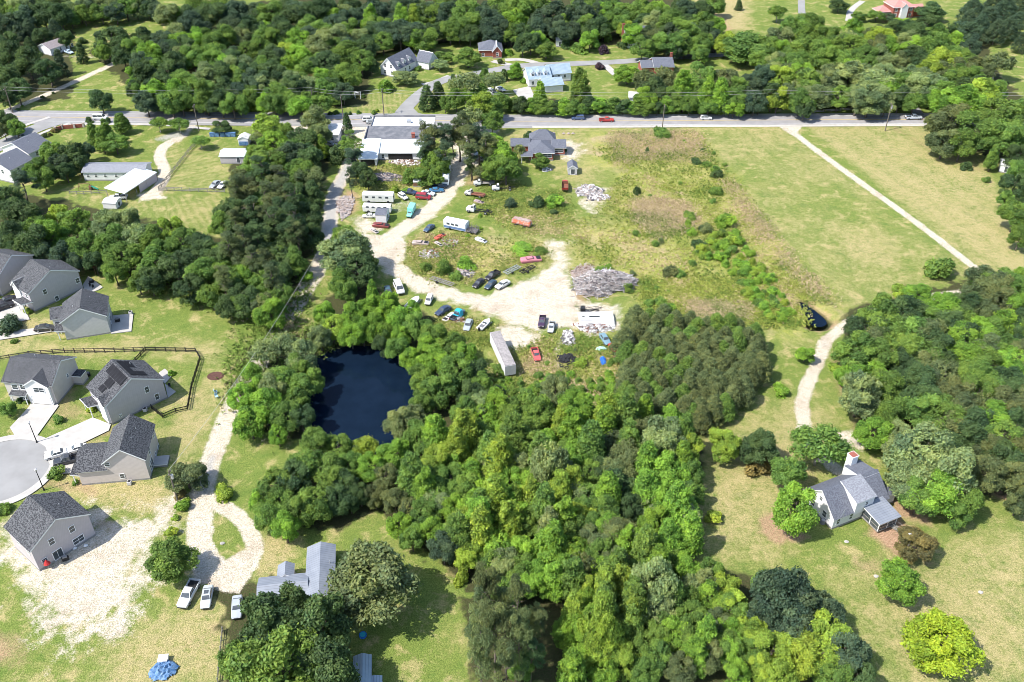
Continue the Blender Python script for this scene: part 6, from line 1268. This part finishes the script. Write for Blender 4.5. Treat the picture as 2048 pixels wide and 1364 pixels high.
grove('at the middle of the bottom edge', '1036,1198,34 tO 19;1036,1262,34 tO 19;1074,1236,26 tO;974,1172,36 tO 20;988,1248,40 tO 21;962,1300,34 tO 20;1062,1300,28 tD;1010,1325,34 tO 18;960,1220,30 tO 19;1000,1200,30 tO;1040,1330,26 oM')
grove('overhanging the cottage', '542,1246,64 oD 15;628,1256,66 oD 15;552,1328,80 oM 15;650,1335,62 oD 13;476,1318,36 oM 10;590,1212,42 oD 12')
grove('at the bottom right of the wood', '1560,1180,52 oG 14;1612,1212,52 oG;1585,1245,46 oG;1655,1262,46 oY;1545,1300,44 oY;1600,1310,44 oY;1640,1310,40 oY;1690,1300,46 oG;1712,1352,36 oD;1535,1165,30 oM;1655,1225,36 oG;1672,1350,36 oM;1560,1350,36 oY;1530,1230,36 oG')
fill('in the dense pine block', '1240,648 1290,628 1340,632 1400,655 1470,645 1526,685 1528,740 1490,785 1440,822 1400,838 1330,828 1262,815 1242,780 1248,720', 24, 19, 25, ['nO', 'nO', 'nO', 'nM'], 5, .55)
grove('beside the white farmhouse', '1748,862,32 oB;1723,782,44 oP 12;1738,755,36 oB;1711,698,40 oM;1763,705,36 oM;1848,902,60 oP 15;1890,935,56 oP 14;1806,905,36 oP;1873,975,50 oB;1926,996,34 oM;1826,955,44 oP;2030,950,34 oO;2036,885,34 oO;1800,870,30 oP;1780,820,30 oM;1840,990,36 oM;1775,770,36 oM;1690,745,20 oB;2040,1000,24 oO;1915,1020,26 oM')
fill('in the big wood at the right edge', '1705,660 1720,622 1760,612 1800,616 1900,606 1940,575 1985,552 2070,545 2070,930 1975,950 1960,890 1900,850 1820,830 1790,780 1780,700 1690,680', 42, 32, 42, ['oM', 'oO', 'oD', 'oO', 'oB', 'oM'], 12, .6)
grove('at the edge of the right mown field', '2034,424,32 oM;2042,470,22 oM;2031,368,26 oD;1986,564,36 oM;2024,580,38 oM;1986,314,14 pM;2036,310,24 oD;2012,395,14 oM;2040,340,22 oM')
grove('north of the road at the right', """1590,55,28 oM;1620,45,26 oM;1560,72,24 oP;1540,100,24 oM;1600,100,32 oM;1580,130,30 oM;1650,70,30 oM;1640,110,32 oM;1700,62,26 oB;1700,90,30 oM;1760,75,30 oY;1730,112,26 oM;1790,62,24 oD;1820,62,30 oD;1850,52,26 oD;1862,90,32 oM;1822,110,26 oD;1902,60,24 oD;1932,62,26 oG;1882,120,34 oY;1862,140,28 oY;1912,110,24 oM;1940,95,20 oG
;1996,124,28 wO;1952,128,20 wO;1975,145,18 tO;1700,150,36 oP;1745,160,42 wP;1740,192,36 oP;1620,165,32 oM;1562,152,28 oY;1602,198,26 oM;1632,190,28 oP;1556,195,24 oY;1852,170,34 oP;1882,182,30 oM;1830,200,24 oM;1610,215,18 oD;1715,200,24 oP;1780,130,26 oP;1680,120,26 oM;1800,165,24 oM;1670,95,26 oM;1915,150,28 oM;1760,110,24 oP
;1920,202,44 oB;1962,192,40 oY;1992,222,44 oM;1902,238,40 oO;1950,262,44 oM;2010,270,40 oM;2042,222,36 oM;1890,280,30 oO;1985,180,28 oM;2045,265,30 oM;1925,285,30 oM""")
grove('in the top right corner', '1945,22,24 nG;1975,40,26 nG;2010,22,26 nG;2036,50,24 nG;1992,66,20 nG;1960,55,20 nG;2042,86,14 nG;1935,45,18 nG;1990,10,22 nG;2040,12,20 nG;2015,60,20 nG')
grove('around the pale green house', """1040,14,32 oM;1030,32,26 oB;1062,12,28 oM;1085,35,26 oG;1112,25,28 oG;1160,25,28 oG;1192,30,22 nG;1178,60,20 oD;1140,58,22 oG;1250,28,24 oM;1276,30,24 oM;1302,45,26 oP;1340,42,32 oM;1370,62,30 oM;1402,48,26 oM;1335,85,28 oM;1302,72,22 oO;1370,86,24 oM;1408,85,20 oM;1427,46,14 oD
;1494,90,50 oM 12;1535,90,24 oM;1452,84,22 oY;1045,88,17 oD;1062,80,22 oD;1250,55,16 oY;1225,20,24 oM;1320,20,24 oB;1130,85,14 bD;1280,12,22 oM;1370,20,22 oG;1215,75,10 bM;1350,100,16 oG;1400,105,18 oM;1430,80,16 oG""")
grove('below the long bungalow', """1321,152,30 oO;1292,158,26 wO;1312,180,26 oD;1402,150,28 oM;1450,155,26 oO;1480,172,22 oM;1366,172,20 pB;1395,182,22 oM;1415,186,20 pB;1440,190,20 pB;1500,172,24 oG;1510,200,24 oG;1530,150,26 oG;1158,170,20 pM;1080,190,15 pB;1475,200,20 oM;1290,195,22 oB;1345,195,20 oM;1380,205,18 oM;1460,208,16 oM;1522,120,22 oM""")
for i, x in enumerate(range(1026, 1520, 17)): tree(x, 207 + (i * 37 % 9), 16 + i % 4, 'o' if i % 3 else 'p', 'MDBM'[i % 4], 'in the roadside hedge row', h=5.2 + (i * 53 % 20) / 10)
grove('beside the striped lawn', '660,226,5 bD;700,226,5 bD;717,224,6 bM;748,224,6 bM;672,224,6 bM;754,220,4 bY')
fill('left of the dormer house', '265,95 330,60 330,10 1010,5 1000,70 740,85 720,150 690,205 620,215 270,215', 34, 19, 27, ['oD', 'oG', 'oM', 'oM', 'oP', 'oM', 'oB'], 31, .62)
fill('around the low ranch house', '0,5 320,3 330,22 180,30 20,42', 26, 14, 20, ['oG', 'oM', 'oD', 'oP'], 32, .7)
fill('around the pale green house', '1010,5 1440,5 1430,95 1360,110 1290,100 1230,40 1180,80 1020,85', 30, 18, 24, ['oD', 'oG', 'oM', 'oB'], 33, .65)
fill('north of the road at the right', '1540,60 1900,50 1960,130 1960,200 1880,215 1540,215', 34, 20, 28, ['oM', 'oO', 'oP', 'oD', 'oB'], 34, .62)
fill('left of the gravel lane', '450,350 510,310 600,285 630,325 612,400 600,450 590,510 560,575 530,620 450,600 430,500', 34, 20, 28, ['oD', 'oM', 'tO', 'oO', 'oM'], 35, .6)
fill('in the big lower middle wood', '780,1000 880,840 960,800 1040,800 1230,820 1400,870 1410,1000 1370,1120 1480,1150 1520,1330 1140,1350 1130,1200 900,1090', 42, 26, 34, ['oM', 'oB', 'pB', 'oP', 'pM'], 36, .8)
# bushes of the weedy field
grove('in the weedy field', '1368,282,5 bB;1393,321,10 bD;1414,327,9 bM;1431,338,10 bM;1434,347,12 bD;1404,300,5 bD;1428,305,5 bM;1450,328,5 bM;1434,381,13 bM;1449,438,20 bB;1412,454,13 bO;1398,486,14 bD;1380,430,13 bM;1376,445,10 bB;1384,462,10 bB;1426,400,8 bM;1340,540,16 bO;1357,545,12 bM;1310,486,8 bM;1322,480,8 bO;1272,466,9 bM;1395,505,8 bM;1360,365,5 bM;1300,390,4 bM;1320,600,12 bM;1340,612,11 bB;1300,604,10 bM;1384,525,8 bM;1314,575,6 bM;1337,583,5 bM;1265,545,8 bO;1240,560,10 bO')
fill('in the thicket east of the weedy field', '1435,450 1480,455 1500,500 1530,530 1570,580 1585,620 1560,645 1530,640 1510,600 1470,560 1440,520 1400,510 1405,480', 20, 9, 15, ['bB', 'bY', 'bM', 'bB'], 21, .7)
fill('around the box trailer and tyre heap', '985,720 1030,765 1080,745 1200,750 1235,735 1245,790 1200,800 1130,790 1050,790 1000,790', 20, 9, 14, ['bM', 'bB', 'bM'], 22, .8)
grove('in the weeds around the junk piles', '1058,693,6 bM;1163,722,13 bY;1222,722,10 bM;1100,700,5 bY;1095,725,6 bM;1180,715,7 bY;1150,700,5 bO;790,377,10 bY;812,380,8 bB;770,385,8 bY;1000,340,12 bD;960,430,6 bB;1200,540,14 bM;1215,533,12 bB;960,455,5 bB;1258,575,12 bM')
# ---------------------------------------------------------------- distant wood beyond the frame top, low growth
def tuft_field(name, label_kind, polys, n_, size, hgt, cols, seed, mat='weed', mask=None):
    rs = np.random.RandomState(seed); V, tn, hu, k = [], [], [], 0
    pts = []
    for s in polys:
        P = gp(s); xs = [p[0] for p in P]; ys_ = [p[1] for p in P]; c = 0; x0, x1, y0, y1 = min(xs), max(xs), min(ys_), max(ys_)
        X_, Y_ = rs.uniform(x0, x1, n_ * 3), rs.uniform(y0, y1, n_ * 3); ins = np.zeros(n_ * 3, bool)
        for i in range(len(P)):
            (ax, ay), (bx, by) = P[i], P[(i + 1) % len(P)]
            if ay != by: ins ^= ((ay > Y_) != (by > Y_)) & (X_ < (bx - ax) * (Y_ - ay) / (by - ay) + ax)
        for ex in (POOL, POND):
            E_ = gp(ex); e_ = np.zeros(n_ * 3, bool)
            for i in range(len(E_)):
                (ax, ay), (bx, by) = E_[i], E_[(i + 1) % len(E_)]
                if ay != by: e_ ^= ((ay > Y_) != (by > Y_)) & (X_ < (bx - ax) * (Y_ - ay) / (by - ay) + ax)
            ins &= ~e_
        d = fbm(X_, Y_, 5., 2); ins &= d > rs.uniform(.15, .75, len(d)); q = np.stack([X_[ins], Y_[ins]], 1)[:n_]; pts.append(q)
    P = np.concatenate(pts); P = P + rs.normal(0, 1.3, P.shape); m = len(P); K = 5
    cl_t, cl_h = rs.rand(m), np.clip(fbm(P[:, 0], P[:, 1], 9., 3) * 1.3 - .15 + rs.normal(0, .16, m), 0, 1); hh = hgt * rs.uniform(.5, 1.5, m)
    Q = np.repeat(P, K, 0) + rs.normal(0, size * .9, (m * K, 2)); z = np.repeat(hh, K) * rs.uniform(.35, 1.1, m * K); c3 = np.column_stack([Q, z])
    nn = unit(rs.normal(0, .7, (m * K, 3)) + np.array([0, 0, .75])); t_ = unit(np.cross(nn, rs.normal(0, 1, (m * K, 3)))); b_ = np.cross(nn, t_); s_ = size * rs.uniform(.5, 1.3, (m * K, 1))
    V = np.stack([c3 - t_ * s_ * 1.3, c3 - b_ * s_ * .6, c3 + t_ * s_ * 1.3, c3 + b_ * s_ * .6], 1).reshape(-1, 3)
    tt, hq = np.repeat(cl_t, K * 4), np.repeat(cl_h, K * 4)
    o = np_mesh(name, V, np.arange(len(V)).reshape(-1, 4), [M[mat]], attrs={'tone': tt, 'hue': hq}); o.color = (*cols, 1); tag(o, label_kind, 'weeds', kind='stuff'); return o
tuft_field('weeds', 'yellow green weeds over the field right of the yard', ['1180,300 1395,262 1460,350 1560,500 1640,640 1560,660 1280,632 1270,540 1160,520 1130,450 1190,430 1250,340', '1280,560 1600,560 1620,650 1500,650 1300,630'], 14000, .19, .42, (.30, .33, .07), 1)
tuft_field('dry_grass', 'brown dry grass stands in the weedy field', ['1265,395 1370,405 1398,440 1378,470 1310,478 1264,440', '1440,350 1475,380 1535,445 1595,525 1665,595 1668,612 1640,606 1560,530 1500,450 1450,380', '1210,265 1395,262 1430,330 1330,320 1230,330', '1380,605 1500,612 1495,640 1390,645'], 4500, .16, .6, (.46, .35, .23), 2)
tuft_field('weeds', 'weeds growing inside the yard loop and among the junk', ['820,480 870,465 1070,480 1108,510 1050,545 980,540 940,575 860,560 815,530', '1000,720 1060,690 1120,665 1240,680 1260,780 1180,790 1040,780', '990,360 1130,385 1150,440 1120,470 1040,470 980,440 940,400', '710,335 870,330 880,360 720,385', '880,640 985,650 975,690 900,660'], 4200, .17, .35, (.29, .31, .08), 3)
tuft_field('weeds', 'rough green growth around the pond and wood edges', ['460,660 640,640 700,700 560,900 450,830', '940,700 1010,760 1100,770 1240,800 1240,850 1000,850 900,800', '270,560 640,560 600,640 540,680 440,620 300,590'], 2500, .22, .6, (.17, .25, .05), 4)
# far wood past the top of the photograph: countless crowns reading as one mass
rs = np.random.RandomState(3); Vb, tb, hb = [], [], []
for i in range(520):
    y = rs.uniform(478, 900); x = rs.uniform(-1, 1) * (y * .75 + 60)
    if 40 < x / y * 500 < 330 and y < 560 and rs.rand() < .8: continue
    if x > 60 and y < 500: continue
    r_ = rs.uniform(4, 7); hgt = rs.uniform(9, 14); d = unit(rs.normal(0, 1, (130, 3))); d[:, 2] = np.abs(d[:, 2]); P = np.array([x, y, hgt * .55]) + d * np.array([r_, r_, hgt * .45]); v, t_, h_ = leaves(rs, P, d, np.full(130, rs.rand()), 420, .4, .8, hue=np.full(130, rs.rand())); Vb.append(v); tb.append(t_); hb.append(h_)
V = np.concatenate(Vb); o = np_mesh('distant_wood', V, np.arange(len(V)).reshape(-1, 4), [M['leaf']], attrs={'tone': np.concatenate(tb), 'hue': np.concatenate(hb)}); o.color = (.09, .15, .06, 1); tag(o, 'far woodland running to the top of the view', 'woodland', kind='stuff')
# marks of the ball park: a loose soil heap
print('trees', len(TREES), 'objects', len(bpy.data.objects))
from collections import Counter
print(Counter(o.name.split('.')[0] for o in bpy.data.objects if o.parent is None and o.name.split('.')[0] in KN.values()))
